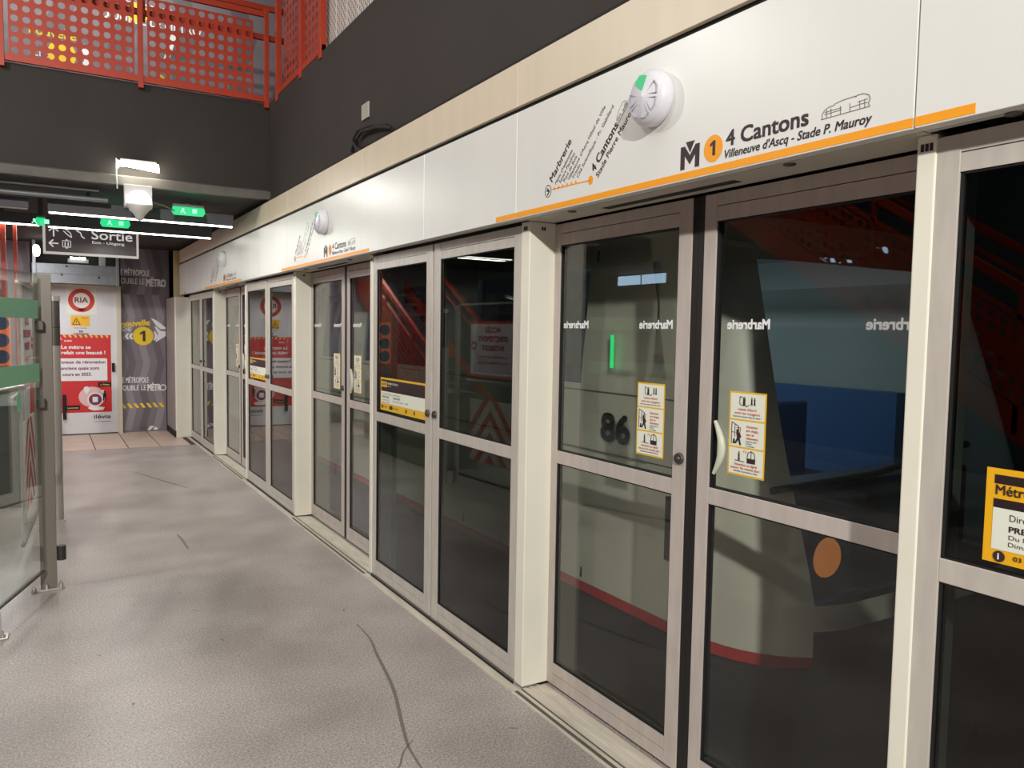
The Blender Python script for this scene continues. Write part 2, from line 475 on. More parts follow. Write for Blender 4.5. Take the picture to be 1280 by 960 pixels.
def safety_sticker(t, x, ya, z0=1.145, z1=1.422, wd=0.154):
    """three-panel safety notice: ya is its far (left) edge"""
    P = W(x); a0 = -ya; a1 = a0 + wd; h = (z1 - z0)
    s = rect(MB(), P, a0, a1, z0, z1, 0.001).build('safety_sticker', YEL, t)
    Pw = W(x - 0.001); wmb = MB(); bd = 0.006; cells = []
    for k in range(3):
        c0 = z0 + bd + k * (h - bd) / 3; c1 = z0 + (k + 1) * (h - bd) / 3; cells.append((c0, c1)); rect(wmb, Pw, a0 + bd, a1 - bd, c0, c1, 0.0006)
    wmb.build('sticker_panel', STWH, s)
    P2 = W(x - 0.0017); kb = MB(); kr = MB(); am = (a0 + a1) / 2
    c0, c1 = cells[2]
    line(kb, P2, [(a0 + .045, c1 - .035), (a0 + .045, c1 - .01), (a0 + .06, c1 - .014), (a0 + .06, c1 - .04), (a0 + .045, c1 - .035)], 0.002)
    person(kb, P2, am - .012, c1 - .040, .030); line(kb, P2, [(am - .02, c1 - .03), (am - .002, c1 - .042), (am + .008, c1 - .034)], .002)
    person(kb, P2, am + .018, c1 - .036, .026); person(kb, P2, am + .030, c1 - .036, .026)
    text(kr, P2, "Laissez d'abord", am, c1 - .055, .0085, .075, .01, align='C'); text(kr, P2, 'sortir les voyageurs', am, c1 - .068, .0085, .105, .01, align='C')
    text(kb, P2, 'avant de monter dans la rame !', am, c1 - .078, .0055, .118, .01, align='C')
    c0, c1 = cells[1]
    line(kb, P2, [(a0 + .014, c0 + .006), (a0 + .014, c1 - .006), (a0 + .044, c1 - .018), (a0 + .044, c1 - .04)], .002)
    line(kb, P2, [(a0 + .028, c1 - .012), (a0 + .028, c0 + .03)], .0015); line(kb, P2, [(a0 + .014, c0 + .046), (a0 + .03, c0 + .044)], .0015)
    line(kr, P2, [(a0 + .034, c1 - .024), (a0 + .052, c1 - .022), (a0 + .05, c1 - .04), (a0 + .036, c1 - .038)], .002)
    disc(kb, P2, a0 + .040, c0 + .051, .0055); shape(kb, P2, [(a0 + .034, c0 + .046), (a0 + .048, c0 + .046), (a0 + .056, c0 + .034), (a0 + .050, c0 + .026), (a0 + .056, c0 + .006), (a0 + .050, c0 + .004), (a0 + .043, c0 + .022), (a0 + .034, c0 + .008), (a0 + .029, c0 + .010), (a0 + .038, c0 + .028)])
    shape(kb, P2, [(a0 + .02, c0 + .008), (a0 + .03, c0 + .008), (a0 + .028, c0 + .024), (a0 + .022, c0 + .024)])
    for i, sx in enumerate(('Attention', 'aux doigts,', 'sacs et', 'vêtements')):
        text(kr, P2, sx, a0 + .076, c1 - .020 - i * .0125, .0085, None, .01)
    for i, sx in enumerate(('lorsque la porte', 'se ferme', 'ou se bloque')):
        text(kb, P2, sx, a0 + .076, c1 - .066 - i * .0075, .0048, None, .012)
    c0, c1 = cells[0]
    person(kb, P2, am - .028, c0 + .045, .030); line(kb, P2, [(am - .045, c0 + .044), (am - .005, c0 + .042)], .0018)
    shape(kb, P2, [(am + .006, c0 + .040), (am + .040, c0 + .040), (am + .040, c0 + .056), (am + .006, c0 + .056)])
    line(kb, P2, [(am + .006, c0 + .05), (am + .010, c0 + .074), (am + .023, c0 + .08), (am + .036, c0 + .074), (am + .040, c0 + .05)], .0022); line(kb, P2, [(am + .023, c0 + .056), (am + .023, c0 + .078)], .0018)
    line(kr, P2, [(am - .01, c0 + .074), (am - .006, c0 + .08)], .002); line(kr, P2, [(am - .002, c0 + .072), (am + .003, c0 + .078)], .002)
    text(kr, P2, 'Attention au signal', am, c0 + .028, .0085, .095, .01, align='C'); text(kr, P2, 'sonore. Ne montez plus !', am, c0 + .016, .0085, .125, .01, align='C')
    text(kb, P2, 'attendez la prochaine rame', am, c0 + .007, .0055, .10, .01, align='C')
    kb.build('pictogram', PRINT, s); kr.build('lettering', RED, s)
    return s


def station_name(t, x, ya, yb):
    mb = MB(); P = W(x).mirror()
    # letters read from the track side: start at the near end and run away from it
    text(mb, Plane(P.o, P.u, P.v, P.n), 'Marbrerie', yb, 1.627, 0.031, ya - yb, 0.03)
    return mb.build('station_name', PWHITE, t)


def slider(k, which, label):
    y0, y1 = (2.022, 2.915) if which == 'far' else (1.075, 1.963)
    y0 += 0; st = (0.066, 0.085) if which == 'far' else (0.09, 0.055)
    t = frame_leaf('sliding_door', label, DX, y0, y1, st, ALU2, GLD, 2.08, 'sliding doors of the platform screen')
    s = MB()
    if which == 'far':
        s.box(DX + 0.004, DX + 0.03, 1.994, 2.022, 0.015, 2.08)
    else:
        s.box(DX + 0.004, DX + 0.03, 1.963, 1.993, 0.015, 2.08)
    s.build('edge_seal', SEAL, t)
    if which == 'far':
        lock(t, DX, 2.050, 1.163, 0.021)
        safety_sticker(t, DX + 0.011, 2.302)
        station_name(t, DX + 0.0105, 2.806, 2.628); station_name(t, DX + 0.0105, 2.301, 2.119)
    else:
        safety_sticker(t, DX + 0.011, 1.832)
        station_name(t, DX + 0.0105, 1.853, 1.678); station_name(t, DX + 0.0105, 1.342, 1.165)
        h = MB(); pts = []; n = 14
        for i in range(n + 1):
            u = i / n; pts.append((DX + 0.004 - 0.0 * u, 1.888 - 0.034 * math.sin(math.pi * u), 1.135 + 0.18 * u))
        h.tube(pts, [0.006 + 0.008 * math.sin(math.pi * i / n) for i in range(n + 1)], 12)
        hh = h.build('pull_handle', mat('handle_cream', (196, 200, 180), 0.4), t)
    return t


sl_far = slider(0, 'far', 'left leaf of the nearest sliding door, with keyhole and safety notice')
sl_near = slider(0, 'near', 'right leaf of the nearest sliding door, with the curved pull handle')
copy_tree(sl_far, (0, PER, 0), None, 'left leaf of the second sliding door, grey frame beside the second cream column')
copy_tree(sl_near, (0, PER, 0), None, 'right leaf of the second sliding door, next to the fixed screen with the timetable notice')
copy_tree(sl_far, (0, 2 * PER, 0), None, 'left leaf of the farthest sliding door, beside the third cream column')
copy_tree(sl_near, (0, 2 * PER, 0), None, 'right leaf of the farthest sliding door, a sliver before the red poster reflection')


def info_board(t, x, ya, yb, z0, z1, near=False):
    P = W(x); a0, a1 = -ya, -yb; wd = a1 - a0; h = z1 - z0
    s = rect(MB(), P, a0, a1, z0, z1, 0.001).build('information_notice', YEL if not near else mat('notice_yellow', (235, 176, 20), 0.5), t)
    P1 = W(x - 0.001); P2 = W(x - 0.002); P3 = W(x - 0.0028)
    wm = MB(); km = MB(); ym = MB(); tm = MB(); lw = MB()
    if not near:
        rect(km, P1, a0 + .012, a1 - .012, z1 - .085, z1 - .012)
        rect(wm, P1, a0 + .012, a1 - .012, z0 + .045, z1 - .085)
        rect(ym, P2, a0 + .018, a0 + .11, z1 - .058, z1 - .024)
        text(tm, P3, 'ALERTE', a0 + .025, z1 - .048, .016, .075, .02)
        text(lw, P2, 'INFORMATION TRAVAUX', a0 + .125, z1 - .040, .012, .16, .01); text(lw, P2, 'MÉTRO LIGNE 1', a0 + .125, z1 - .054, .006, .05, .01)
        text(tm, P2, 'Direction 4 Cantons - Stade P. Mauroy', a0 + .04, z1 - .105, .009, .28)
        text(tm, P2, 'PREMIER', a0 + .035, z1 - .125, .011, .11, .02); text(tm, P2, 'DERNIER', a0 + .21, z1 - .125, .011, .11, .02)
        for i in range(2):
            text(tm, P2, ('Du lundi', 'Dimanche')[i], a0 + .035, z1 - .142 - i * .014, .008, .06); text(tm, P2, ('05:12', '06:20')[i], a0 + .11, z1 - .142 - i * .014, .008, .035, .015)
        text(tm, P2, 'Du lundi au samedi', a0 + .21, z1 - .142, .008, .16); text(tm, P2, '00:18', a0 + .40, z1 - .142, .009, .04, .015)
        for q in (.02, .15, .165, .18, .40, .52):
            disc(tm, P2, a0 + q + .01, z0 + .024, .009, .012)
        text(tm, P2, '03 20', a0 + .04, z0 + .02, .009, .07); text(tm, P2, 'Info', a0 + .21, z0 + .02, .009, .09)
    else:
        rect(km, P1, a0 + .018, a1, z1 - .034, z1 - .014)
        rect(km, P1, a0 + .018, a1, z1 - .088, z1 - .068)
        rect(wm, P1, a0 + .018, a1 - .02, z0 + .031, z1 - .088)
        text(tm, P2, 'Métro N', a0 + .022, z1 - .058, .022, .105, .012)
        text(tm, P2, 'Direct', a0 + .054, z1 - .114, .015, .052)
        text(tm, P2, 'PREMI', a0 + .054, z1 - .138, .0125, .058, .035)
        text(tm, P2, 'Du lundi', a0 + .054, z1 - .155, .0100, .066); text(tm, P2, 'Dimanche', a0 + .054, z1 - .171, .0100, .075)
        disc(tm, P2, a0 + .036, z0 + .016, .0125); text(lw, P3, 'i', a0 + .0338, z0 + .0095, .0145, None, .03)
        text(tm, P2, '03 20', a0 + .066, z0 + .013, .010, .042, .012)
    km.build('header_bar', mat('notice_black', (38, 22, 24), 0.5), s); wm.build('notice_sheet', STWH, s); tm.build('lettering', PRINT, s); lw.build('white_lettering', PWHITE, s)
    if not near: ym.build('notice_tag', YEL, s)


def fixed(which, label, near=False):
    y0, y1 = (3.865, 4.77) if which == 'far' else (2.95, 3.845)
    t = frame_leaf('fixed_screen', label, FX, y0, y1, (0.078, 0.072) if which == 'far' else (0.058, 0.072), ALU, GLF, 2.075, 'fixed glazed screens of the platform edge')
    lock(t, FX, 3.905 if which == 'far' else 3.815, 1.152, 0.021)
    return t


fx_far = fixed('far', 'fixed glass screen in the middle with the black and yellow timetable notice')
fx_near = fixed('near', 'plain fixed glass screen touching the middle cream column, reflecting the barrier')
# the notice belongs to the far leaf of modules 1 and 2; the nearest module carries another one
c0 = copy_tree(fx_far, (0, -PER, 0), None, 'fixed glass screen at the right edge, with the large yellow metro notice')
copy_tree(fx_near, (0, -PER, 0), None, 'fixed glass screen beyond the right edge of the photo, with no notice')
copy_tree(fx_far, (0, 2 * PER, 0), None, 'farthest fixed glass screen, beside the wide cream end column')
copy_tree(fx_near, (0, 2 * PER, 0), None, 'fixed glass screen touching the third cream column, near the far end')
ORG[c0.name] = Vector(c0.location); info_board(c0, FX + 0.011, 0.935, 0.36, 1.104, 1.317, True)
info_board(fx_far, FX + 0.011, 4.642, 3.958, 1.104, 1.310)
copy_tree(fx_far, (0, PER, 0), None, 'fixed glass screen reflecting the red poster, with a small timetable notice at its left')
copy_tree(fx_near, (0, PER, 0), None, 'fixed glass screen touching the second cream column, reflecting the red poster')


# columns between screens and doors
def column(y0, y1, label):
    t = thing('door_column', label, 'column', (1.88, (y0 + y1) / 2, 0), 'cream columns of the platform screen')
    MB().box(FX - 0.004, 1.952, y0, y1, 0.012, SZ).build('column_shaft', POST, t, 0.004)
    MB().box(1.9, 1.955, y0 + 0.005, y1 - 0.005, 0, 0.012).build('column_foot', BLACK, t)
    s = MB(); ym = (y0 + y1) / 2
    for i in range(3):
        s.box(FX - 0.0052, FX - 0.0038, ym - 0.016 + i * 0.011, ym - 0.008 + i * 0.011, 2.048, 2.066)
    for i in range(2):
        s.box(1.868 + i * 0.012, 1.877 + i * 0.012, y0 - 0.0012, y0 + 0.0002, 2.050, 2.066)
    s.build('number_plate', PRINT, t)
    return t


cA = column(2.873, 2.943, 'cream door column left of the nearest sliding door')
cB = column(1.083, 1.131, 'cream door column at right, in front of the train window')
copy_tree(cA, (0, PER, 0), None, 'second cream door column from the far end, beside the red poster reflection')
copy_tree(cB, (0, PER, 0), None, 'thin cream column edge between the second sliding door and the timetable screen')
copy_tree(cA, (0, 2 * PER, 0), None, 'farthest of the cream door columns, by the farthest sliding door')
copy_tree(cB, (0, 2 * PER, 0), None, 'thin cream column edge right of the farthest sliding door')
# black brush gaps between column and screens
for k, (ya, yb) in enumerate(((1.06, 1.082), (2.944, 2.951), (4.77, 4.752), (6.614, 6.62), (8.44, 8.422), (10.284, 10.29))):
    struct('trim_brush_gap', MB().box(FX + 0.012, FX + 0.03, ya, yb, 0.01, 2.08), SEAL)

# sills
def sill(label, dy):
    t = thing('door_sill', label, 'door sill', (1.84, 2.0 + dy, 0), 'grooved metal door sills')
    prof = [(1.752, 0.0), (1.754, 0.006), (1.763, 0.006), (1.765, 0.002), (1.785, 0.002), (1.787, 0.007), (1.797, 0.007), (1.799, 0.002), (1.812, 0.002), (1.814, 0.007), (1.832, 0.007), (1.834, 0.003), (1.845, 0.003), (1.847, 0.007), (1.862, 0.007), (1.864, 0.003), (1.885, 0.003), (1.887, 0.006), (1.898, 0.006), (1.9, 0.002), (1.93, 0.002), (1.932, 0.0)]
    MB().poly([(x, 1.131 + dy, z + 0.0005) for x, z in prof], (0, 1.742, 0)).build('threshold', SILL, t)
    g = MB()
    for x0, x1 in ((1.7655, 1.7845), (1.7995, 1.8115), (1.8345, 1.8445)):
        g.box(x0, x1, 1.131 + dy, 2.873 + dy, 0.0005, 0.0032)
    g.build('groove', SILLD, t)
    return t


s0 = sill('grooved metal sill below the nearest sliding door', 0)
copy_tree(s0, (0, PER, 0), None, 'grooved metal sill below the second sliding door')
copy_tree(s0, (0, 2 * PER, 0), None, 'grooved metal sill below the farthest sliding door')
lip = MB(); lip.box(1.752, 1.765, -4.9, 1.13, 0, 0.006); lip.box(1.765, 1.80, -4.9, 1.13, 0, 0.002)
for k in range(3):
    a, b = 2.874 + k * PER, 4.80 + k * PER
    if k == 2: b = 12.1
    lip.box(1.752, 1.765, a, b, 0, 0.006); lip.box(1.765, 1.80, a, b, 0, 0.002)
struct('trim_screen_lip', lip, SILL)
gp = MB().box(1.801, 1.806, -4.9, 1.08, 0.0, 0.012)
for k in range(3): gp.box(1.801, 1.806, 2.946 + k * PER, 4.75 + k * PER, 0.0, 0.012)
struct('trim_screen_shadow_gap', gp, BLACK)


# header panels ------------------------------------------------------
def stadium(mb, P, a, b, wd, h, lw):
    def q(u, v): return (a + u * wd, b + v * h)
    line(mb, P, [q(-.02, 0), q(0, 0), q(.0, .35), q(.05, .6), q(.14, .74), q(.26, .78), q(.27, .86), q(.45, .97), q(.7, 1.0), q(.71, .92), q(.73, 1.02), q(.86, 1.02), q(.97, .85), q(1.0, .6), q(.97, .25), q(1.0, .05), q(.0, .0)], lw)
    for u in (.1, .2, .4, .6, .8, .9): line(mb, P, [q(u, .05), q(u - .01, .62)], lw * .8)
    for v in (.3, .45): line(mb, P, [q(.05, v), q(.42, v + .03)], lw * .8)
    line(mb, P, [q(.6, .3), q(.8, .36), q(.95, .36)], lw * .8); line(mb, P, [q(.76, .55), q(.95, .6)], lw * .8)


S_ = 0.958
def HA(y): return -y * S_
def HZ(z): return 1.6 + (z - 1.6) * S_


def header_panel(label):
    t = thing('header_panel', label, 'header panel', (HX, 1.98, SZ), 'white header panels over the sliding doors')
    MB().box(HX, 1.775, 1.098, 2.872, SZ + 0.001, HT).build('panel_sheet', WHITE, t, 0.002)
    P = W(HX)
    st = rect(MB(), P, -2.872, -1.099, 2.0865 + 0.006, 2.114, 0.0008).build('orange_stripe', STRIPE, t)
    # line diagram
    or_ = MB(); kb = MB(); A = HA
    ca, cb = A(2.742), HZ(2.194)
    ring(kb, P, ca, cb, .020, .0225, 1.1)
    R = P.rot(math.radians(45), ca, cb)
    line(kb, P, [(ca - .008, cb + .012), (ca + .010, cb - .002), (ca - .006, cb - .016)], .005); line(kb, P, [(ca - .011, cb + .002), (ca + .008, cb - .001)], .005)
    line(or_, P, [(ca + .019, cb + .003), (A(2.447), HZ(2.193))], .004)
    disc(or_, P, A(2.447), HZ(2.193), .0145, .0165)
    stops = ["Mairie d'Hellemmes", 'Square Flandres', 'Pont de Bois', "Villeneuve d'Ascq Hôtel de Ville", 'Triolo', 'Cité Scientifique - Pr. Gabillard']
    wds = [.155, .135, .115, .315, .065, .30]
    for i, (nm, wd) in enumerate(zip(stops, wds)):
        a = ca + .045 + i * .029; b = cb + .004 + i * .0005
        disc(or_, P, a, b, .0055, .0065)
        text(kb, P.rot(math.radians(46), a + .012, b + .012), nm, 0, 0, .0145, wd, .01)
    text(kb, P.rot(math.radians(46), ca + .028, cb + .030), 'Marbrerie', 0, 0, .028, .185, .025)
    text(kb, P.rot(math.radians(46), A(2.425), HZ(2.218)), '4 Cantons', 0, 0, .031, .195, .03)
    text(kb, P.rot(math.radians(46), A(2.400), HZ(2.194)), 'Stade Pierre Mauroy', 0, 0, .021, .275, .02)
    pg = MB(); stadium(pg, P.rot(math.radians(46), A(2.285), HZ(2.372)), 0, 0, .075, .03, .0012)
    # destination block
    ma0, ma1 = A(1.952), A(1.866); mz0, mz1 = HZ(2.146), HZ(2.222); mm = (ma0 + ma1) / 2; w_ = .0185
    for a in (ma0, ma1 - w_):
        shape(kb, P, [(a, mz0), (a + w_, mz0), (a + w_, mz1 - .002), (a, mz1 - .002)])
    shape(kb, P, [(ma0 + w_ - .001, mz1 - .002), (ma0 + w_ - .001, mz1 - .030), (mm, mz0 + .012), (ma1 - w_ + .001, mz1 - .030), (ma1 - w_ + .001, mz1 - .002), (mm, mz0 + .040)])
    shape(kb, P, [(mm - .019, mz1 + .010), (mm + .019, mz1 + .010), (mm, mz1 - .024)])
    disc(or_, P, A(1.806), HZ(2.190), .0385, .040)
    digit_one(kb, W(HX - 0.0009), A(1.806), HZ(2.168), .044)
    text(kb, P, '4 Cantons', A(1.752), HZ(2.186), .0445, A(1.452) - A(1.752), .025)
    text(kb, P, "Villeneuve d'Ascq - Stade P. Mauroy", A(1.757), HZ(2.150), .0235, A(1.258) - A(1.757), .022, 0.22)
    stadium(pg, P, A(1.407), HZ(2.190), .136, .036, .0016)
    or_.build('line_diagram', STRIPE, t); kb.build('lettering', PRINT, t); pg.build('stadium_drawing', PGREY, t)
    return t


h0 = header_panel('white header panel over the nearest sliding door, with the large line map and destination')
copy_tree(h0, (0, PER, 0), None, 'white header panel over the second sliding door, with the small line map')
copy_tree(h0, (0, 2 * PER, 0), None, 'white header panel over the farthest sliding door, tiny line map in the shade')


def side_panel(y0, y1, s0_, s1_, label):
    t = thing('side_header_panel', label, 'header panel', (HX, (y0 + y1) / 2, SZ), 'plain white header panels over the fixed screens')
    MB().box(HX, 1.775, y0 + 0.0015, y1 - 0.0015, SZ + 0.001, HT).build('panel_sheet', WHITE, t, 0.002)
    if s1_ > s0_:
        rect(MB(), W(HX), -s1_, -s0_, 2.0925, 2.114, 0.0008).build('orange_stripe', STRIPE, t)
    return t


names = ['at the right edge of the photo', 'above the middle fixed screens', 'above the screens reflecting the red poster', 'at the far end']
for k in range(-1, 3):
    o = k * PER
    side_panel(2.874 + o, 3.82 + o, 2.875 + o, 3.045 + o, 'white header panel with a stripe end, nearer one ' + names[k + 1])
    side_panel(3.82 + o, 4.766 + o, 4.627 + o, 4.765 + o, 'white header panel with a stripe start, farther one ' + names[k + 1])
side_panel(12.106, 12.55, 0, -1, 'last short white header panel against the far hoarding')

cream_lab = ['at the top right corner of the photo', 'over the nearest line map', 'over the middle fixed screens', 'over the second line map', 'over the screens reflecting the red poster', 'over the farthest line map', 'last before the far hoarding']
ys = [-0.795, 1.097, 2.873, 4.766, 6.543, 8.436, 10.213, 12.55]
for i in range(7):
    t = thing('upper_header_panel', 'cream panel on top of the white header, ' + cream_lab[i], 'header panel', (HX, ys[i], HT), 'cream panels above the white header')
    MB().box(HX, 1.775, ys[i] + 0.002, ys[i + 1] - 0.002, HT + 0.023, CT).build('panel_sheet', CREAM, t, 0.002)
struct('trim_header_joint', MB().box(HX + 0.018, 1.785, -0.8, 12.55, HT - 0.01, HT + 0.03), BLACK)
struct('trim_header_end', MB().box(1.66, 1.80, 12.56, 12.62, 2.04, 2.745), mat('end_cap_beige', (196, 184, 140), 0.5), 0.002)


def soffit(y0, y1, x1, label, slot=False):
    t = thing('soffit_panel', label, 'soffit panel', ((HX + x1) / 2, (y0 + y1) / 2, SZ), 'grey soffit panels under the header')
    MB().box(1.7765, x1, y0, y1, SZ, SZ + 0.012).build('soffit_sheet', SOFF, t)
    yc = y0 + (y1 - y0) * (0.80 if slot else .9)
    for yv in ([1.50 + (y0 - 1.098), 2.55 + (y0 - 1.098)] if slot else [yc]):
        MB().lathe([(0, -0.006), (0.008, -0.006), (0.010, -0.004), (0.017, -0.004), (0.018, 0)], (1.80 if slot else 1.785, yv, SZ), (0, 0, 1), 24).build('door_sensor', STEELD, t)
    if slot:
        MB().box(1.845, 1.885, 1.75 + (y0 - 1.098), 2.42 + (y0 - 1.098), SZ - 0.001, SZ + 0.001).build('sensor_window', BLACK, t)
    return t


q0 = soffit(1.098, 2.872, DX - 0.012, 'soffit panel with round sensors and a dark slot over the nearest sliding door', True)
copy_tree(q0, (0, PER, 0), None, 'soffit panel over the second sliding door')
copy_tree(q0, (0, 2 * PER, 0), None, 'soffit panel over the farthest sliding door')
q1 = soffit(2.876, 4.762, FX - 0.02, 'narrow soffit strip over the middle fixed screens')
copy_tree(q1, (0, -PER, 0), None, 'narrow soffit strip over the screen at the right edge of the photo')
copy_tree(q1, (0, PER, 0), None, 'narrow soffit strip over the screens reflecting the red poster')
copy_tree(q1, (0, 2 * PER, 0), None, 'narrow soffit strip over the farthest fixed screens')


# warning beacons ------------------------------------------------------
def beacon(label):
    yc, zc = 1.99, 2.372; x = HX
    t = thing('warning_beacon', label, 'warning light', (x, yc, zc), 'round white warning lights on the header')
    MB().lathe([(0.080, 0.0), (0.088, 0.006), (0.090, 0.022), (0.088, 0.040), (0.080, 0.052), (0.070, 0.058), (0.0, 0.066)], (x, yc, zc), (-1, 0, 0), 48).build('housing', PLAST, t)
    P = Plane((x - 0.0595, yc, zc), (0, -1, 0), (0, 0, 1), (-1, 0, 0))
    ln = MB()
    for i in range(7):
        a = math.radians(90 + 42 + i * 49); w0 = math.radians(19)
        cs = [(.014 * math.cos(a), .014 * math.sin(a)), (.066 * math.cos(a - w0), .066 * math.sin(a - w0)), (.070 * math.cos(a), .070 * math.sin(a)), (.066 * math.cos(a + w0), .066 * math.sin(a + w0)), (.014 * math.cos(a), .014 * math.sin(a))]
        if i in (0, 6): continue
        line(ln, P, cs, .0016, 0.0035)
    ln.build('segment_outline', mat('beacon_line_grey', (176, 176, 188), 0.5), t)
    a = math.radians(90 + 12); w0 = math.radians(24)
    g = MB(); shape(g, P, [(.022 * math.cos(a - w0 * .5), .022 * math.sin(a - w0 * .5)), (.066 * math.cos(a - w0), .066 * math.sin(a - w0)), (.072 * math.cos(a), .072 * math.sin(a)), (.066 * math.cos(a + w0), .066 * math.sin(a + w0)), (.022 * math.cos(a + w0 * .5), .022 * math.sin(a + w0 * .5))], 0.0045)
    g.build('lit_segment', GRN2, t)
    return t


b0 = beacon('round white warning light with a lit green segment over the nearest sliding door')
copy_tree(b0, (0, 5.50 - 1.975, 0), None, 'round warning light over the second sliding door, seen from the side')
copy_tree(b0, (0, 2 * 5.50 - 2 * 1.975 + 0.1, 0), None, 'small round warning light over the farthest sliding door')

# wide cream end column
t = thing('end_column', 'wide cream end column beside the farthest fixed screen, in front of the grey hoarding', 'column', (1.7, 12.5, 0))
MB().box(1.61, 1.90, 12.12, 13.0, 0.0, 2.045).build('column_face', POST, t, 0.012)
MB().box(1.602, 1.611, 12.16, 13.0, 0.10, 2.04).build('side_cladding', mat('side_grey', (150, 142, 138), 0.5), t)
MB().box(1.600, 1.612, 12.125, 13.02, 0.0, 0.10).build('black_plinth', BLACK, t)

# ================================================================== FAR WALL
FY = 13.05
hoard = thing('grey_hoarding', 'grey hoarding at the far end with white lettering and a yellow numbered disc', 'hoarding', (1.3, FY, 0))
MB().poly([(0.99, FY, .006), (1.598, FY, .006), (1.598, FY, 2.05), (1.655, FY, 2.05), (1.655, FY, 2.785), (0.99, FY, 2.785)], (0, .05, 0)).build('hoarding_sheet', HOARD, hoard)
hleft = thing('grey_hoarding', 'grey printed hoarding left of the white service door, behind the orange posts', 'hoarding', (-2, FY, 0))
MB().box(-6, -0.165, FY, FY + 0.05, 0.006, 2.785).build('hoarding_sheet', HOARD, hleft)
struct('wall_back', MB().box(-6, 2.0, 13.5, 13.6, 0, 2.8), SLAB)
P = farp(FY)
for side_, par, xs, lim in (('r', hoard, (1.0, 1.20, 1.40), 1.595), ('l', hleft, (-.32, -.6, -.88, -1.16), -.17)):
    ch = MB(); ch2 = MB()
    for q, x0 in enumerate(xs):
        for i in range(4):
            z = 0.03 + i * 0.69; L_ = lambda v: min(v, lim)
            if L_(x0 + .18) - x0 < .06: continue
            shape(ch if (i + q) % 2 == 0 else ch2, P, [(L_(x0), z), (L_(x0 + .10), z), (L_(x0 + .18), z + .34), (L_(x0 + .10), z + .68), (L_(x0), z + .68), (L_(x0 + .08), z + .34)], 0.0008)
    ch.build('chevron_print', HCHEV, par); ch2.build('dark_chevron_print', HCHEV2, par)
P = farp(FY - 0.002)
tw = MB()
text(tw, P, 'E MÉTROPOLE', .99, 2.375, .09, .39, 0.01); text(tw, P, 'OUBLE LE', .99, 2.25, .085, .32, .01); text(tw, P, 'MÉTRO', 1.335, 2.225, .11, .27, .035)
text(tw, P, 'E MÉTROPOLE', .99, .755, .085, .36, 0.01); text(tw, P, 'OUBLE LE', .99, .64, .08, .32, .01); text(tw, P, 'MÉTR', 1.335, .63, .10, .18, .03)
ring(tw, P, 1.552, .675, .032, .047, 1.05)
text(tw, P, 'GNE', .99, 1.535, .06, .13, .0)
for i in range(2):
    a = 1.03 + i * .055; shape(tw, P, [(a + .03, 1.505), (a + .06, 1.505), (a + .035, 1.46), (a + .06, 1.415), (a + .03, 1.415), (a, 1.46)])
shape(tw, P, [(1.43, 1.54), (1.45, 1.54), (1.485, 1.47), (1.45, 1.40), (1.43, 1.40), (1.445, 1.47)])
shape(tw, P, [(1.392, 1.74), (1.45, 1.72), (1.53, 1.66), (1.598, 1.60), (1.598, 1.575), (1.53, 1.575), (1.47, 1.62)])
shape(tw, P, [(1.44, 1.62), (1.47, 1.60), (1.53, 1.545), (1.598, 1.545), (1.598, 1.47), (1.45, 1.37), (1.492, 1.50)])
shape(tw, P, [(1.32, .02), (1.36, .02), (1.42, .085), (1.36, .085)]); shape(tw, P, [(1.40, .03), (1.46, .02), (1.47, .05), (1.43, .07)])
tw.build('white_lettering', PWHITE, hoard)
ty = MB(); text(ty, P.rot(math.radians(5), .988, 1.60), 'nouvelle', 0, 0, .088, .39, .03); disc(ty, farp(FY - .0032), 1.282, 1.466, .142, .140)
for i in range(7):
    a = .955 + i * .088; shape(ty, P, [(a + .045, .37), (a + .085, .37), (a + .04, .44), (a, .44)])
ty.build('yellow_print', PYEL, hoard)
tk = MB(); digit_one(tk, farp(FY - .0045), 1.282, 1.385, .16)
tk.build('dark_print', mat('print_black', (30, 26, 26), 0.5), hoard)

# white RIA door
t = thing('service_door', 'white service door with RIA sign and red renovation poster', 'door', (0.4, 13.0, 0))
MB().box(-0.14, 0.918, 13.0, 13.04, 0.02, 2.16).build('door_leaf', DOORW, t)
MB().box(0.918, 0.98, 12.96, 13.045, 0.0, 2.17).box(-0.16, 0.98, 12.97, 13.045, 2.16, 2.20).build('door_frame', mat('frame_cream', (206, 200, 178), 0.5), t, 0.003)
MB().box(0.845, 0.885, 12.965, 13.0, .93, 1.06).build('door_latch', BLACK, t, 0.006); MB().box(.20, .245, 12.95, 13.0, .24, .60).build('pull_bar', BLACK, t, 0.006)
P = farp(12.999); p = MB(); rect(p, P, .11, .838, .332, 1.475, .001); ps = p.build('poster', PRED, t)
P1 = farp(12.997); pw_ = MB()
shape(pw_, P1, [(.0 + .11, .80), (.775, .80), (.785, .81), (.785, 1.115), (.775, 1.13), (.11, 1.13)])
text(pw_, P1, 'Le métro se', .20, 1.27, .05, .37, .03); text(pw_, P1, 'refait une beauté !', .20, 1.19, .05, .56, .03)
text(pw_, P1, 'L', .19, 1.40, .04, None, .0); text(pw_, P1, 'ues', .24, 1.375, .03, .09, .02)
text(pw_, P1, 'ɩ', .24, 1.37, .03)
shape(pw_, P1, [(.47, .66), (.51, .60), (.55, .66), (.545, .70), (.51, .72), (.475, .70)]); disc(pw_, P1, .62, .52, .105, .105)
shape(pw_, P1, [(.52, .395), (.56, .37), (.60, .355), (.72, .36), (.745, .40), (.69, .41), (.56, .43)])
shape(pw_, P1, [(.69, .65), (.73, .62), (.74, .66)])
pw_.build('poster_lettering', PWHITE, ps)
pp = MB(); disc(pp, farp(12.9985), .58, .56, .175, .15); pp.build('pink_shape', PPINK, ps)
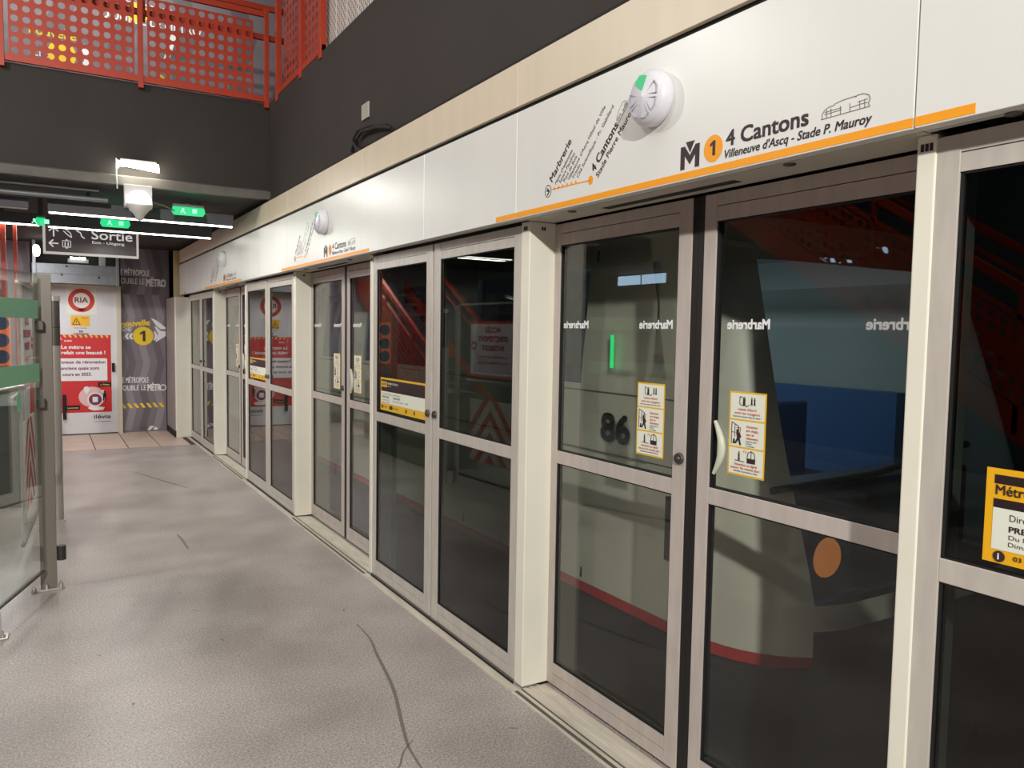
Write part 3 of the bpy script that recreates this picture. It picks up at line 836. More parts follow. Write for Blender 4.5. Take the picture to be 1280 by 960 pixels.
pr = MB(); disc(pr, farp(12.9952), .62, .52, .085, .085); pr.build('red_disc', PTXT, ps)
pq = MB(); rect(pq, farp(12.994), .585, .655, .48, .56); pq.build('bus_symbol', PWHITE, ps)
pt = MB(); P2 = farp(12.995)
text(pt, P2, 'Travaux de rénovation', .13, 1.055, .045, .63, .025); text(pt, P2, 'des anciens quais sont', .08, .965, .045, .60, .025); text(pt, P2, 'en cours en 2025.', .13, .875, .045, .45, .025)
pt.build('purple_lettering', PTXT, ps)
pk = MB(); rect(pk, P2, .66, .835, .71, .775); rect(pk, P2, .24, .42, .375, .44); disc(pk, P2, .745, .63, .014); shape(pk, P2, [(.725, .61), (.765, .615), (.765, .50), (.75, .50), (.745, .56), (.735, .50), (.72, .50)])
pk.build('black_tag', BLACK, ps)
py = MB()
for i in range(9): a = .22 + i * .068; shape(py, P1, [(a + .02, 1.435), (a + .045, 1.435), (a + .03, 1.475), (a - .005, 1.475)])
text(py, farp(12.9935), 'Le Réseau', .69, .73, .022, .12, .02); text(py, farp(12.9935), 'Lancement', .26, .395, .022, .14, .02)
py.build('yellow_print', mat('poster_yellow', (235, 190, 90), 0.5), ps)
lg = MB(); text(lg, P, 'ilévia', .60, .235, .06, .22, .025); line(lg, P, [(.60, .19), (.82, .19)], .006)
lg.build('operator_lettering', mat('logo_grey', (80, 78, 92), 0.5), t)
sg = MB(); rect(sg, P, .27, .66, 1.775, 2.165); rs = sg.build('hose_reel_sign', STWH, t)
rg = MB(); ring(rg, P1, .465, 1.975, .11, .17, 1.0); shape(rg, P1, [(.40, 1.85), (.53, 1.85), (.465, 1.82)]); rg.build('red_ring', RED, rs)
rt = MB(); text(rt, P2, 'RIA', .465, 1.945, .075, .17, .02, align='C'); rt.build('sign_lettering', PTXT, rs)
wg = MB(); rect(wg, P, .325, .565, 1.60, 1.755); wy = wg.build('warning_sign', mat('warning_yellow', (238, 184, 30), 0.5), t)
wt = MB(); line(wt, P1, [(.345, 1.625), (.395, 1.715), (.445, 1.625), (.345, 1.625)], .010); rect(wt, P1, .39, .40, 1.645, 1.68); text(wt, P1, 'Coupure', .455, 1.71, .02, .09); wt.build('warning_triangle', PRINT, wy)
wl = MB(); text(wl, P, 'Vanne incendie', .36, 1.565, .022, .17); text(wl, P, 'RIA', .43, 1.51, .03, .05, .03); text(wl, P, 'SURPRESSEUR', .36, 1.475, .024, .19, .03); wl.build('small_lettering', PRINT, t)

# galvanised frame above the door
t = thing('galvanised_door_track', 'galvanised steel track and posts above the white service door', 'door track', (0.4, 12.75, 2.16))
b = MB().box(-0.14, 0.93, 12.70, 12.78, 2.36, 2.47).box(-0.14, 0.93, 12.69, 12.80, 2.20, 2.34).box(-0.14, .93, 12.68, 12.70, 2.33, 2.36); b.build('track_rail', GALV, t, 0.003)
for xh in (-.13, .90): MB().box(xh, xh + .04, 12.66, 12.70, 2.19, 2.78).build('hanger_post', GALV, t, 0.003)
for x_, z_ in ((.22, 2.32), (.68, 2.30), (.28, 2.44)): MB().lathe([(0, .012), (.014, .012), (.016, 0)], (x_, 12.69, z_), (0, -1, 0), 12).build('bolt', STEELD, t)
MB().box(.70, .78, 12.9, 12.98, 2.47, 2.79).build('cable_duct', mat('duct_grey', (170, 168, 170), 0.5), t)
t = thing('corridor_spotlight', 'small bright spotlight in the dark gap above the white service door', 'spotlight', (0.42, 12.9, 2.60))
MB().box(.30, .56, 12.86, 12.96, 2.51, 2.56).build('spotlight_body', GALV, t); MB().box(.33, .52, 12.855, 12.93, 2.56, 2.585).build('spotlight_lens', FLOODE, t)
light('corridor_spotlight_beam', 'POINT', (0.42, 12.78, 2.66), 3, WARM, 0.04)
# curved lamp edge left of the exit sign
t = thing('oval_wall_lamp', 'narrow glowing oval lamp left of the exit sign', 'lamp', (-0.08, 12.5, 2.5))
MB().lathe([(0, .03), (.05, .028), (.075, .015), (.08, 0), (.08, -.02), (0, -.02)], (-0.075, 12.5, 2.62), (1, -0.4, 0), 24).build('lamp_glass', WHITEE, t)

# ================================================================== UNDER THE SLAB
def strip(x0, x1, y, z, label, hh=0.12, lit=True):
    t = thing('strip_light', label, 'strip light', ((x0 + x1) / 2, y, z), 'linear ceiling lights')
    MB().box(x0, x1, y - 0.02, y + 0.06, z + 0.012, z + hh).build('housing', mat('lamp_housing_grey', (84, 82, 86), 0.5), t, 0.003)
    MB().box(x0 + .01, x1 - .01, y - 0.008, y + 0.022, z, z + 0.012).build('diffuser', LED if lit else mat('unlit_diffuser', (150, 148, 140), .5), t)
    for xh in (x0 + .3, x1 - .33): MB().box(xh, xh + .03, y, y + .03, z + hh, 2.79).build('hanger', STEELD, t)
    return t


strip(0.04, 1.60, 8.00, 2.585, 'nearer lit strip light, running to the header under the dark slab')
strip(0.04, 1.60, 9.15, 2.585, 'farther lit strip light, cutting across the top of the exit sign')
strip(-1.8, -0.02, 9.10, 2.585, 'lit strip light at the left edge, in front of the orange posts')
strip(-1.7, -0.10, 8.00, 2.60, 'dim strip light at the left edge under the slab', 0.10, False)
light('strip_glow_near', 'AREA', (0.6, 8.02, 2.57), 15, (1, .97, .92), 1.5, 0.05, aim=(0.8, 8.02, 0))
light('strip_glow_far', 'AREA', (0.6, 9.17, 2.57), 15, (1, .97, .92), 1.5, 0.05, aim=(0.8, 9.17, 0))
light('strip_glow_left', 'AREA', (-0.9, 9.12, 2.57), 14, (1, .97, .92), 1.6, 0.05, aim=(-0.9, 9.12, 0))
solo('ceiling_conduit', MB().tube([(-2.0, 7.62, 2.765), (0.42, 7.62, 2.765)], .013), GALV, 'upper thin grey conduit along the slab underside, left of the camera dome', 'pipe')
solo('ceiling_pipe', MB().tube([(-2.0, 7.80, 2.712), (0.50, 7.80, 2.712)], .022), GALV, 'lower thicker grey pipe hanging below the slab, left of the camera dome', 'pipe')
solo('wall_conduit', MB().tube([(.535, 7.33, 3.0), (.535, 7.335, 2.88), (.54, 7.335, 2.75)], .006), GALV, 'thin vertical conduit on the dark fascia beside the bright floodlight', 'pipe')
# flood lamp
t = thing('floodlight', 'small bright floodlight on the dark fascia above the camera dome', 'floodlight', (.70, 7.35, 2.93))
MB().box(.60, .82, 7.30, 7.41, 2.955, 2.975).build('bracket', STEELD, t)
MB().box(.56, .84, 7.27, 7.36, 2.965, 2.995).build('shade', mat('lamp_white', (225, 222, 214), .5), t, .01)
MB().poly([(.56, 7.25, 2.93), (.84, 7.25, 2.93), (.86, 7.30, 2.91), (.86, 7.34, 2.965), (.54, 7.34, 2.965), (.54, 7.30, 2.91)], (0, .005, .02)).build('lens', FLOODE, t)
# dome camera
t = thing('surveillance_camera', 'white dome camera with pointed base hanging below the floodlight', 'camera', (.70, 7.25, 2.6))
MB().box(.588, .802, 7.29, 7.37, 2.60, 2.79).build('mounting_box', mat('camera_grey', (150, 148, 148), .5), t, 0.004)
MB().lathe([(0, .115), (.04, .110), (.075, .086), (.096, .045), (.10, 0)], (.695, 7.22, 2.62), (0, 0, 1), 32).build('dome', emis('dome_painted_glow', (255, 250, 238), 1.0), t)  # dome is no lamp: its glow imitates the floodlight falling on it
MB().lathe([(.10, 0), (.102, -.012), (.045, -.085), (.034, -.10), (.028, -.125), (0, -.135)], (.695, 7.22, 2.62), (0, 0, 1), 32).build('base_cone', mat('camera_base', (200, 198, 194), .45), t)
solo('camera_cable', MB().tube([(.80, 7.32, 2.66), (.9, 7.45, 2.665), (1.02, 7.68, 2.66)], .006), STEELD, 'thin cable from the dome camera to the green emergency light', 'cable')


def exit_lamp(x0, x1, y, z, label):
    t = thing('emergency_light', label, 'emergency light', ((x0 + x1) / 2, y, z), 'green emergency lights')
    xm = (x0 + x1) / 2; h = .10
    MB().box(x0 + .01, x1 - .01, y, y + .06, z + .02, z + h).build('housing', mat('lamp_case_grey', (130, 134, 130), .5), t, .008)
    MB().poly([(x0 + .02, y - .012, z), (x1 - .02, y - .012, z), (x1, y - .012, z + .03), (x1 - .01, y - .012, z + .075), (x0 + .01, y - .012, z + .075), (x0, y - .012, z + .03)], (0, .03, 0)).build('green_lens', GRN, t, .004)
    P = farp(y - .0125); s = MB(); disc(s, P, xm - .05, z + .05, .012); line(s, P, [(xm - .07, z + .02), (xm - .05, z + .04), (xm - .03, z + .015)], .01); rect(s, P, xm + .03, xm + .07, z + .02, z + .06)
    s.build('running_figure', emis('pictogram_white', (170, 255, 215), 1.1), t)
    MB().box(xm - .02, xm + .02, y + .02, y + .04, z + h, 2.79).build('hanger', STEELD, t)
    return t


exit_lamp(1.008, 1.296, 7.72, 2.63, 'green emergency light beside the header, nearest of the three')
exit_lamp(.479, .745, 8.60, 2.572, 'green emergency light above the exit sign, half behind the strip light')
exit_lamp(-.06, .03, 8.60, 2.535, 'small pale green emergency light left of the exit sign')
light('emergency_glow', 'POINT', (1.15, 7.6, 2.58), .6, (.2, 1, .6), .03)
light('emergency_glow_far', 'POINT', (.61, 8.5, 2.53), .6, (.2, 1, .6), .03)

# exit sign
SY = 10.2
t = thing('exit_sign', 'dark brown exit sign reading Sortie with white border, hanging below the slab', 'sign', (.49, SY, 2.41))
MB().box(.0, .968, SY, SY + .04, 2.405, 2.785).build('sign_box', emis('sign_border', (206, 200, 190), .75), t, .003)
MB().box(.025, .943, SY - .004, SY + .001, 2.432, 2.765).build('sign_face', emis('sign_face_lit', (62, 50, 52), .6), t)
P = farp(SY - .0045); s = MB()
text(s, P, 'Sortie', .48, 2.60, .105, .42, .01); text(s, P, 'Exit - Uitgang', .485, 2.548, .030, .33, .012)
line(s, P, [(.055, 2.525), (.15, 2.525)], .014); line(s, P, [(.10, 2.565), (.06, 2.525), (.10, 2.485)], .014)
line(s, P, [(.105, 2.60), (.105, 2.70)], .014); line(s, P, [(.06, 2.66), (.105, 2.705), (.15, 2.66)], .014)
line(s, P, [(.20, 2.67), (.25, 2.62), (.28, 2.60), (.27, 2.65), (.22, 2.69)], .009); line(s, P, [(.33, 2.68), (.37, 2.66), (.38, 2.62), (.41, 2.60)], .012)
line(s, P, [(.19, 2.49), (.19, 2.56), (.27, 2.56), (.27, 2.49), (.19, 2.49)], .006); person(s, P, .215, 2.495, .055); person(s, P, .245, 2.495, .055); shape(s, P, [(.215, 2.485), (.245, 2.485), (.23, 2.470)]); shape(s, P, [(.215, 2.565), (.245, 2.565), (.23, 2.580)])
s.build('sign_lettering', emis('sign_lettering_lit', (225, 222, 215), .8), t)

# ================================================================== ORANGE RAILINGS ABOVE
def perforated(mb, P, a0, a1, b0, b1, pitch=0.077, r=0.0265, th=0.002):
    na = max(1, int((a1 - a0) / pitch)); nb = max(1, int((b1 - b0) / pitch))
    pa = (a1 - a0) / na; pb = (b1 - b0) / nb; n = 12
    sq = []
    for k in range(n):
        t_ = 2 * math.pi * k / n; c, s2 = math.cos(t_), math.sin(t_); mx = max(abs(c), abs(s2)); sq.append((c / mx * .5, s2 / mx * .5))
    # corners lie on the outline at 45 degrees: add them
    ang = sorted(set([2 * math.pi * k / n for k in range(n)] + [math.pi / 4 + k * math.pi / 2 for k in range(4)]))
    for i in range(na):
        for j in range(nb):
            ca, cb = a0 + (i + .5) * pa, b0 + (j + .5) * pb; ins = []; out = []
            for t_ in ang:
                c, s2 = math.cos(t_), math.sin(t_); mx = max(abs(c), abs(s2))
                ins.append(P.p(ca + r * c, cb + r * s2)); out.append(P.p(ca + c / mx * .5 * pa, cb + s2 / mx * .5 * pb))
            m_ = len(ang); vs = ins + out + [q - P.n * th for q in ins]
            fs = [(k, (k + 1) % m_, m_ + (k + 1) % m_, m_ + k) for k in range(m_)] + [(k, (k + 1) % m_, 2 * m_ + (k + 1) % m_, 2 * m_ + k) for k in range(m_)]
            mb.add(vs, fs)
    return mb


def railing(name, label, P, posts, a0, a1, z0, z1, panels, group='orange perforated railings of the upper floor', pr=.02):
    c = P.p((a0 + a1) / 2, z0)
    t = thing(name, label, 'railing', tuple(c), group)
    def bx(mb, qa0, qa1, qb0, qb1, d0=-.015, d1=.015):
        return mb.poly([P.p(qa0, qb0, d0), P.p(qa1, qb0, d0), P.p(qa1, qb1, d0), P.p(qa0, qb1, d0)], P.n * (d1 - d0))
    for a in posts:
        bx(MB(), a - pr, a + pr, z0 - .05, z1 + .02, -.02, .025).build('post', ORANGE, t, .002)
    bx(MB(), a0, a1, z0, z0 + .05).build('bottom_rail', ORANGE, t); bx(MB(), a0, a1, z1 - .05, z1).build('top_rail', ORANGE, t)
    for (q0, q1) in panels:
        m_ = perforated(MB(), P, q0, q1, z0 + .045, z1 - .10); m_.build('perforated_panel', ORANGE, t)
    return t


P = farp(7.38)
railing('balcony_railing', 'orange perforated railing along the edge of the upper floor, top left', P, (-1.22, -.25, .735, 1.775), -2.2, 1.79, 3.665, 4.47, ((-2.1, -1.30), (-1.16, -.31), (-.20, .69), (.79, 1.66)))
t = railing('rear_handrail', 'second orange handrail behind the perforated balcony railing', farp(7.62), (-1.2, .78), -2.2, 2.0, 4.30, 4.62, ())
Pw = Plane((1.815, 0, 0), (0, -1, 0), (0, 0, 1), (-1, 0, 0))
railing('side_railing', 'orange perforated railing seen edge-on above the dark right wall', Pw, (-7.10, -6.36, -5.83), -7.14, -5.80, 3.665, 4.75, ((-6.93, -6.50), (-6.30, -5.84)), pr=.03)
# upstairs hoarding print
P = farp(9.598); uh = thing('upstairs_hoarding_print', 'grey hoarding print with white METRO lettering behind the upper orange railing', 'hoarding print', (.3, 9.6, 3.7))
s = MB(); text(s, P, 'DE MÉTROPOLE', -1.0, 5.16, .10, .75); text(s, P, 'DOUBLE LE MÉTRO', -1.0, 5.02, .10, 1.1, .01); text(s, P, 'DE MÉTROPOLE', .58, 5.03, .10, .7); text(s, P, 'DOUBLE LE MÉTRO', .58, 4.90, .10, 1.0, .01)
text(s, P, 'DE MÉTROPOLE', .55, 4.05, .09, .7); text(s, P, 'DOUBLE LE MÉTRO', .55, 3.92, .09, 1.0, .01); text(s, P, 'LIGNE', -.05, 4.38, .09, .3)
shape(s, P, [(.36, 4.60), (.42, 4.58), (.50, 4.47), (.55, 4.45), (.50, 4.42), (.42, 4.32), (.38, 4.33), (.42, 4.44)])
shape(s, P, [(1.28, 4.9), (1.34, 4.9), (1.24, 4.55), (1.18, 4.55)])
s.build('white_lettering', PWHITE, uh)
s = MB(); disc(s, P, .93, 5.02, .11); disc(s, P, .21, 4.44, .13, .14); text(s, P, 'nouvelle', -.08, 4.60, .10, .42, .02); disc(s, P, 1.15, 4.35, .05)
s.build('yellow_print', PYEL, uh)
s = MB()
for i in range(-8, 5):
    x_ = i * .62
    for j in range(3):
        z = 3.65 + j * .9; shape(s, P, [(x_, z), (x_ + .2, z), (x_ + .34, z + .42), (x_ + .2, z + .84), (x_, z + .84), (x_ + .14, z + .42)], .0004)
s.build('chevron_print', HCHEV2, uh)

# small things on the dark right wall
solo('wall_socket_plate', MB().box(1.79, 1.80, 4.80, 4.93, 2.96, 3.06), mat('plate_grey', (170, 166, 154), .5), 'small pale plate on the dark wall above the header', 'plate', None, .003)
cb = MB(); cb.tube([(1.78, 4.98, 2.80), (1.77, 4.97, 2.85), (1.765, 4.85, 2.875), (1.77, 4.6, 2.85), (1.775, 4.38, 2.80)], .011)
cb.tube([(1.775, 4.99, 2.80), (1.76, 5.0, 2.86), (1.755, 4.90, 2.89), (1.77, 4.7, 2.88), (1.78, 4.45, 2.83)], .009)
cb.tube([(1.76, 5.02, 2.78), (1.755, 4.97, 2.82), (1.76, 4.92, 2.78), (1.77, 4.86, 2.75)], .014)
solo('cable_loop', cb, mat('black_cable', (26, 24, 22), .6), 'loop of black cable lying on top of the cream header panels', 'cable')

# ================================================================== GLASS BARRIERS AT LEFT
def barrier(label, px, py, qx, qy, bands=True, sign=False):
    """post at (px,py), glass running to (qx,qy)"""
    t = thing('glass_barrier', label, 'glass barrier', (px, py, 0), 'glass barriers with green bands')
    u = Vector((qx - px, qy - py, 0)).normalized(); nrm = Vector((-u.y, u.x, 0))
    if nrm.x < 0: nrm = -nrm
    base = Vector((px, py, 0))
    def bx(mb, a0, a1, z0, z1, d0, d1):
        return mb.poly([base + u * a0 + nrm * d0 + Vector((0, 0, z0)), base + u * a1 + nrm * d0 + Vector((0, 0, z0)), base + u * a1 + nrm * d0 + Vector((0, 0, z1)), base + u * a0 + nrm * d0 + Vector((0, 0, z1))], nrm * (d1 - d0))
    L = (Vector((qx, qy, 0)) - base).length
    return t, bx, u, nrm, base, L


t, bx, u, nrm, base, L = barrier('nearest glass barrier panel with green bands on a flat steel post, left edge', -0.004, 5.41, -.30, 4.50)
MB().box(-.052, .036, 5.395, 5.425, .012, 1.905).build('post', STEELP, t, .002)
MB().poly([(-.10, 5.36, 0), (.06, 5.36, 0), (.075, 5.375, 0), (.075, 5.45, 0), (.06, 5.46, 0), (-.10, 5.46, 0)], (0, 0, .010)).build('base_plate', STEEL, t, .002)
for (a, b_) in ((-.085, 5.375), (.055, 5.39), (.055, 5.44), (-.02, 5.375)):
    MB().lathe([(.012, .010), (.012, .020), (.006, .020), (.006, .038), (0, .039)], (a, b_, 0), (0, 0, 1), 12).build('bolt', STEEL, t)
for z in (1.60, 1.142):
    MB().box(-.050, -.006, 5.325, 5.395, z - .028, z + .028).build('glass_clamp', STEELD, t, .004)
MB().tube([(.06, 5.41, .175), (.06, 5.41, .262)], .026, 20).build('hinge_roller', mat('roller_dark', (58, 56, 54), .45, .3), t)
bx(MB(), .10, L, .15, 1.90, -.005, .005).build('glass_pane', GLB, t)
bx(MB(), .10, L, .135, .15, -.008, .008).build('bottom_channel', STEELD, t)
for z0, z1 in ((1.64, 1.745), (1.275, 1.38)):
    bx(MB(), .11, L, z0, z1, .0055, .0065).build('green_band', GREENB, t)
g = MB(); cc = base + u * .42 + Vector((0, 0, 1.18)); g.poly([cc + u * .035 * math.cos(k * math.pi / 10) + Vector((0, 0, .06 * math.sin(k * math.pi / 10))) + nrm * .0055 for k in range(20)], nrm * .001); g.build('green_reflection', GREENB, t)  # painted oval imitating a green reflection in the pane
MB().tube([base + u * .22 + nrm * -.05 + Vector((0, 0, 1.245)), base + u * L + nrm * -.05 + Vector((0, 0, 1.245))], .018).build('grab_rail', STEEL, t)
MB().box(-.27, -.19, 4.62, 4.70, 0, .010).build('rear_foot', STEEL, t, .002)
for (a, b_) in ((-.215, 4.645), (-.245, 4.67)):
    MB().lathe([(.012, .010), (.012, .020), (.006, .020), (.006, .038), (0, .039)], (a, b_, 0), (0, 0, 1), 12).build('bolt', STEEL, t)
MB().box(-.24, -.22, 4.64, 4.68, .01, .14).build('rear_leg', STEEL, t)

t, bx, u, nrm, base, L = barrier('farther glass barrier with the no-access sign and red chevrons, behind the nearest one', -0.075, 7.30, -.155, 6.12)
MB().box(-.10, -.055, 7.30, 7.335, .012, 1.88).build('post', STEEL, t, .002)
MB().box(-.13, .0, 7.26, 7.42, 0, .01).build('base_plate', STEEL, t, .002)
for (a, b_) in ((-.115, 7.275), (-.015, 7.275), (-.015, 7.40), (-.115, 7.40)):
    MB().lathe([(.012, .010), (.012, .020), (.006, .020), (.006, .038), (0, .039)], (a, b_, 0), (0, 0, 1), 12).build('bolt', STEEL, t)
bx(MB(), .06, L, .12, 1.88, -.005, .005).build('glass_pane', GLB, t)
bx(MB(), .06, L, .10, .12, -.010, .010).build('bottom_channel', STEELD, t)
bx(MB(), .06, L, 1.88, 1.90, -.010, .010).build('top_channel', STEEL, t)
PS = Plane(base + nrm * .006, -u, Vector((0, 0, 1)), nrm)   # a runs from the near end to the post
s = MB(); rect(s, PS, -1.03, -.27, 1.155, 1.715, .003); sg = s.build('no_access_sign', mat('sign_pale', (222, 218, 222), .5), t)
P2 = Plane(base + nrm * .0095, -u, Vector((0, 0, 1)), nrm)
s = MB(); rect(s, P2, -1.03, -.27, 1.69, 1.715); rect(s, P2, -1.03, -.27, 1.155, 1.18); disc(s, P2, -.335, 1.47, .05)
for i, (w_, ln_) in enumerate((('ACCÈS', .27), ('STRICTEMENT', .52), ('INTERDIT', .38))): text(s, P2, w_, -.68, 1.605 - i * .09, .052, ln_, .03, align='C')
text(s, P2, 'AUX PERSONNES NON AUTORISÉES', -.68, 1.35, .024, .52, align='C'); text(s, P2, 'TOUT CONTREVENANT POURSUIVI', -.68, 1.29, .024, .52, align='C')
s.build('red_lettering', RED, sg)
P3 = Plane(base + nrm * .0108, -u, Vector((0, 0, 1)), nrm); s = MB(); rect(s, P3, -.366, -.304, 1.460, 1.480); s.build('white_bar', PWHITE, sg)
s = MB(); rect(s, PS, -1.03, -.27, .30, .93, .003); cp = s.build('chevron_plate', mat('chevron_white', (215, 212, 210), .5), t)
s = MB()
for b_ in (.10, .32, .54, .76):
    def cl(v): return max(.30, min(.93, v))
    for sgn in (-1, 1):
        am = -.65; e = am + sgn * .38
        pts = [(am, b_ + .20), (am, b_ + .30), (e, b_ - .20 + .10), (e, b_ - .20)]
        # clip the arm to the plate in steps
        n = 14
        for k in range(n):
            x0 = am + (e - am) * k / n; x1 = am + (e - am) * (k + 1) / n
            f0 = b_ + .20 - .40 * k / n; f1 = b_ + .20 - .40 * (k + 1) / n
            q = [(x0, cl(f0)), (x1, cl(f1)), (x1, cl(f1 + .10)), (x0, cl(f0 + .10))]
            if q[3][1] - q[0][1] < 1e-4 and q[2][1] - q[1][1] < 1e-4: continue
            shape(s, P2, q)
s.build('red_chevron', RED, cp)
MB().tube([base + u * .1 + nrm * -.05 + Vector((0, 0, 1.10)), base + u * L + nrm * -.05 + Vector((0, 0, 1.10))], .018).build('grab_rail', STEEL, t)

t = thing('gate_post', 'round brushed steel gate post with a dark collar, left of the red poster', 'post', (.062, 7.34, 0))
MB().tube([(.062, 7.34, 0), (.062, 7.34, 1.44)], .044, 28).build('tube', STEEL, t)
MB().box(.005, .118, 7.26, 7.42, 0, .008).build('base_plate', STEEL, t, .002)
MB().tube([(.062, 7.34, 1.44), (.062, 7.34, 1.80)], .0445, 28).build('upper_sleeve', STEELD, t)
MB().tube([(.062, 7.34, 1.585), (.062, 7.34, 1.59)], .0455, 28).build('ring', BLACK, t)
MB().tube([(.062, 7.34, 1.80), (.062, 7.34, 1.845)], .050, 28).build('cap', STEEL, t)

# dark plinth and orange posts behind the barriers
solo('stair_plinth', MB().box(-.70, -.15, 8.0, 11.0, 0, .90), mat('plinth_dark', (66, 66, 60), .7, 0, .15, 3), 'low dark cladded plinth behind the glass barriers', 'plinth')
for (x_, w_) in ((-.375, .045), (-.265, .035)):
    solo('orange_post', MB().box(x_ - w_ / 2, x_ + w_ / 2, 10.26, 10.32, .90, 2.79), ORANGE, 'orange steel post on the dark plinth, ' + ('left' if x_ < -.3 else 'right') + ' one of the pair by the left edge', 'post', 'orange posts behind the glass barriers', .003)
# blue-dotted orange poster behind barrier
t = thing('orange_poster', 'orange poster with dark blue dots behind the glass barrier at the left edge', 'poster', (-.5, 10.2, 1.0))
MB().box(-.50, -.325, 10.20, 10.215, 1.15, 1.72).build('poster_board', mat('poster_orange', (236, 112, 52), .5), t)
s = MB(); P = farp(10.2)
for (a, b_) in ((-.41, 1.62), (-.41, 1.43), (-.41, 1.25)): disc(s, P, a, b_, .075)
s.build('blue_dot', mat('poster_blue', (24, 42, 80), .5), t)


# stairs seen only in the reflections
def stair(name, label, x0, x1, y0, z0, y1, z1, lab2):
    t = thing(name, label, 'staircase', (x1, y0, z0))
    sl_ = (z1 - z0) / (y1 - y0)
    def para(mb, xa, xb, o0, o1):
        return mb.poly([(xa, y0, z0 + o0), (xa, y1, z1 + o0), (xa, y1, z1 + o1), (xa, y0, z0 + o1)], (xb - xa, 0, 0))
    for xs in (x0, x1):
        para(MB(), xs - .02, xs + .02, -.05, .22).build('stringer', ORANGE, t)
        para(MB(), xs - .025, xs + .025, 1.05, 1.13).build('handrail', ORANGE, t)
        para(MB(), xs - .02, xs + .02, .86, .90).build('middle_rail', ORANGE, t)
    n = max(2, int((z1 - z0) / .17)); st_ = MB()
    for i in range(n):
        f = i / n; st_.box(x0, x1, y0 + (y1 - y0) * f, y0 + (y1 - y0) * (f + 1 / n) + .02, z0 + (z1 - z0) * f + .10, z0 + (z1 - z0) * f + .14)
    st_.build('tread', mat('tread_grey', (96, 92, 88), .7), t)
    m_ = MB(); PP = Plane((x1 + .022, y0, z0), Vector((0, 1, sl_)), (0, 0, 1), (1, 0, 0)); perforated(m_, PP, .05, (y1 - y0) - .05, .24, .84, .09, .03); m_.build('perforated_panel', ORANGE, t)
    k = 0
    while k <= 4:
        f = k / 4; yv = y0 + (y1 - y0) * f; zv = z0 + (z1 - z0) * f
        MB().box(x1 - .02, x1 + .02, yv - .02, yv + .02, zv, zv + 1.1).build('baluster', ORANGE, t); k += 1
    return t


stair('orange_staircase', 'orange perforated staircase across the platform, seen reflected in the nearest doors', -4.0, -2.6, 1.6, 0.0, 7.3, 3.6, '')
stair('far_staircase', 'orange staircase behind the barriers, seen reflected in the middle screens', -1.9, -0.75, 9.0, 0.0, 13.0, 2.3, '')
# lamps over the platform
for i, (lx, ly, lz) in enumerate(LAMP_SPOTS):
    t = thing('pendant_floodlight', ('rearmost', 'middle', 'frontmost')[i] + ' floodlight hanging high above the platform', 'floodlight', (lx, ly, lz), 'floodlights over the platform')
    MB().lathe([(.15, 0), (.15, .03), (.08, .12), (.03, .18), (0, .18)], (lx, ly, lz), (0, 0, 1), 24).build('shade', STEELD, t)
    MB().tube([(lx, ly, lz + .17), (lx, ly, 6.3)], .01).build('stem', STEELD, t)
# pale window-like light panels on the left wall, seen as blue-white patches in the glass
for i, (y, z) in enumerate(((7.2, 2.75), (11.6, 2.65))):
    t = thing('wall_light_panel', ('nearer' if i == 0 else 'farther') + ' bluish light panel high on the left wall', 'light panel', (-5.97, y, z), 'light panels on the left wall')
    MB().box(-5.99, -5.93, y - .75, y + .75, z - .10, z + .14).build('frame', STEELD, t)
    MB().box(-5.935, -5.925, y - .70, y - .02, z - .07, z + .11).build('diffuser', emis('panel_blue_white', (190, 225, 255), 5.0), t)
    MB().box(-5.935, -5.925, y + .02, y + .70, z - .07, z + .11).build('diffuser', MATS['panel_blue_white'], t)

# floor scuffs
def ribbon(mb, pts, wd):
    pts = [Vector((p[0], p[1], .0008)) for p in pts]
    if len(pts) > 3:                                   # smooth the curve
        q = []
        for i in range(len(pts) - 1):
            p0, p1, p2, p3 = pts[max(0, i - 1)], pts[i], pts[i + 1], pts[min(len(pts) - 1, i + 2)]
            for k in range(6):
                t_ = k / 6; q.append(.5 * ((2 * p1) + (p2 - p0) * t_ + (2 * p0 - 5 * p1 + 4 * p2 - p3) * t_ ** 2 + (3 * p1 - p0 - 3 * p2 + p3) * t_ ** 3))
        pts = q + [pts[-1]]
    n = len(pts); L_ = []; R_ = []
    for i in range(n):
        d = (pts[min(n - 1, i + 1)] - pts[max(0, i - 1)]).normalized(); s_ = Vector((-d.y, d.x, 0)) * wd * (.35 + .65 * math.sin(math.pi * (i + .5) / n)) / 2
        L_.append(pts[i] + s_); R_.append(pts[i] - s_)
    mb.add(L_ + R_, [(i, i + 1, n + i + 1, n + i) for i in range(n - 1)])


sc = MB()
ribbon(sc, [(1.43, 3.98), (1.42, 3.75), (1.38, 3.55), (1.31, 3.17), (1.21, 2.82), (1.17, 2.66), (1.15, 2.45)], .016)
ribbon(sc, [(1.21, 2.72), (1.14, 2.65), (1.09, 2.57), (1.03, 2.52)], .008)
ribbon(sc, [(.82, 9.43), (.95, 9.0), (1.08, 8.6), (1.2, 8.25)], .025)
ribbon(sc, [(.85, 6.41), (.86, 6.2), (.86, 5.95)], .02)
for _ in range(26):
    x_, y_ = random.uniform(.0, 1.65), random.uniform(1.6, 10); a = random.uniform(0, 6.28); l_ = random.uniform(.01, .05)
    ribbon(sc, [(x_, y_), (x_ + l_ * math.cos(a) * .5, y_ + l_ * math.sin(a) * .5), (x_ + l_ * math.cos(a), y_ + l_ * math.sin(a))], random.uniform(.006, .014))
so = sc.build('scuff_marks', mat('scuff_grey', (112, 105, 100), .5), bpy.data.objects['floor'])

# ================================================================== TRAIN
tr = thing('metro_train', 'beige automatic metro train with red stripe and dark windscreen behind the glass doors', 'train', (3.23, 1.8, -1.0))
XC, HW = 3.25, 1.03


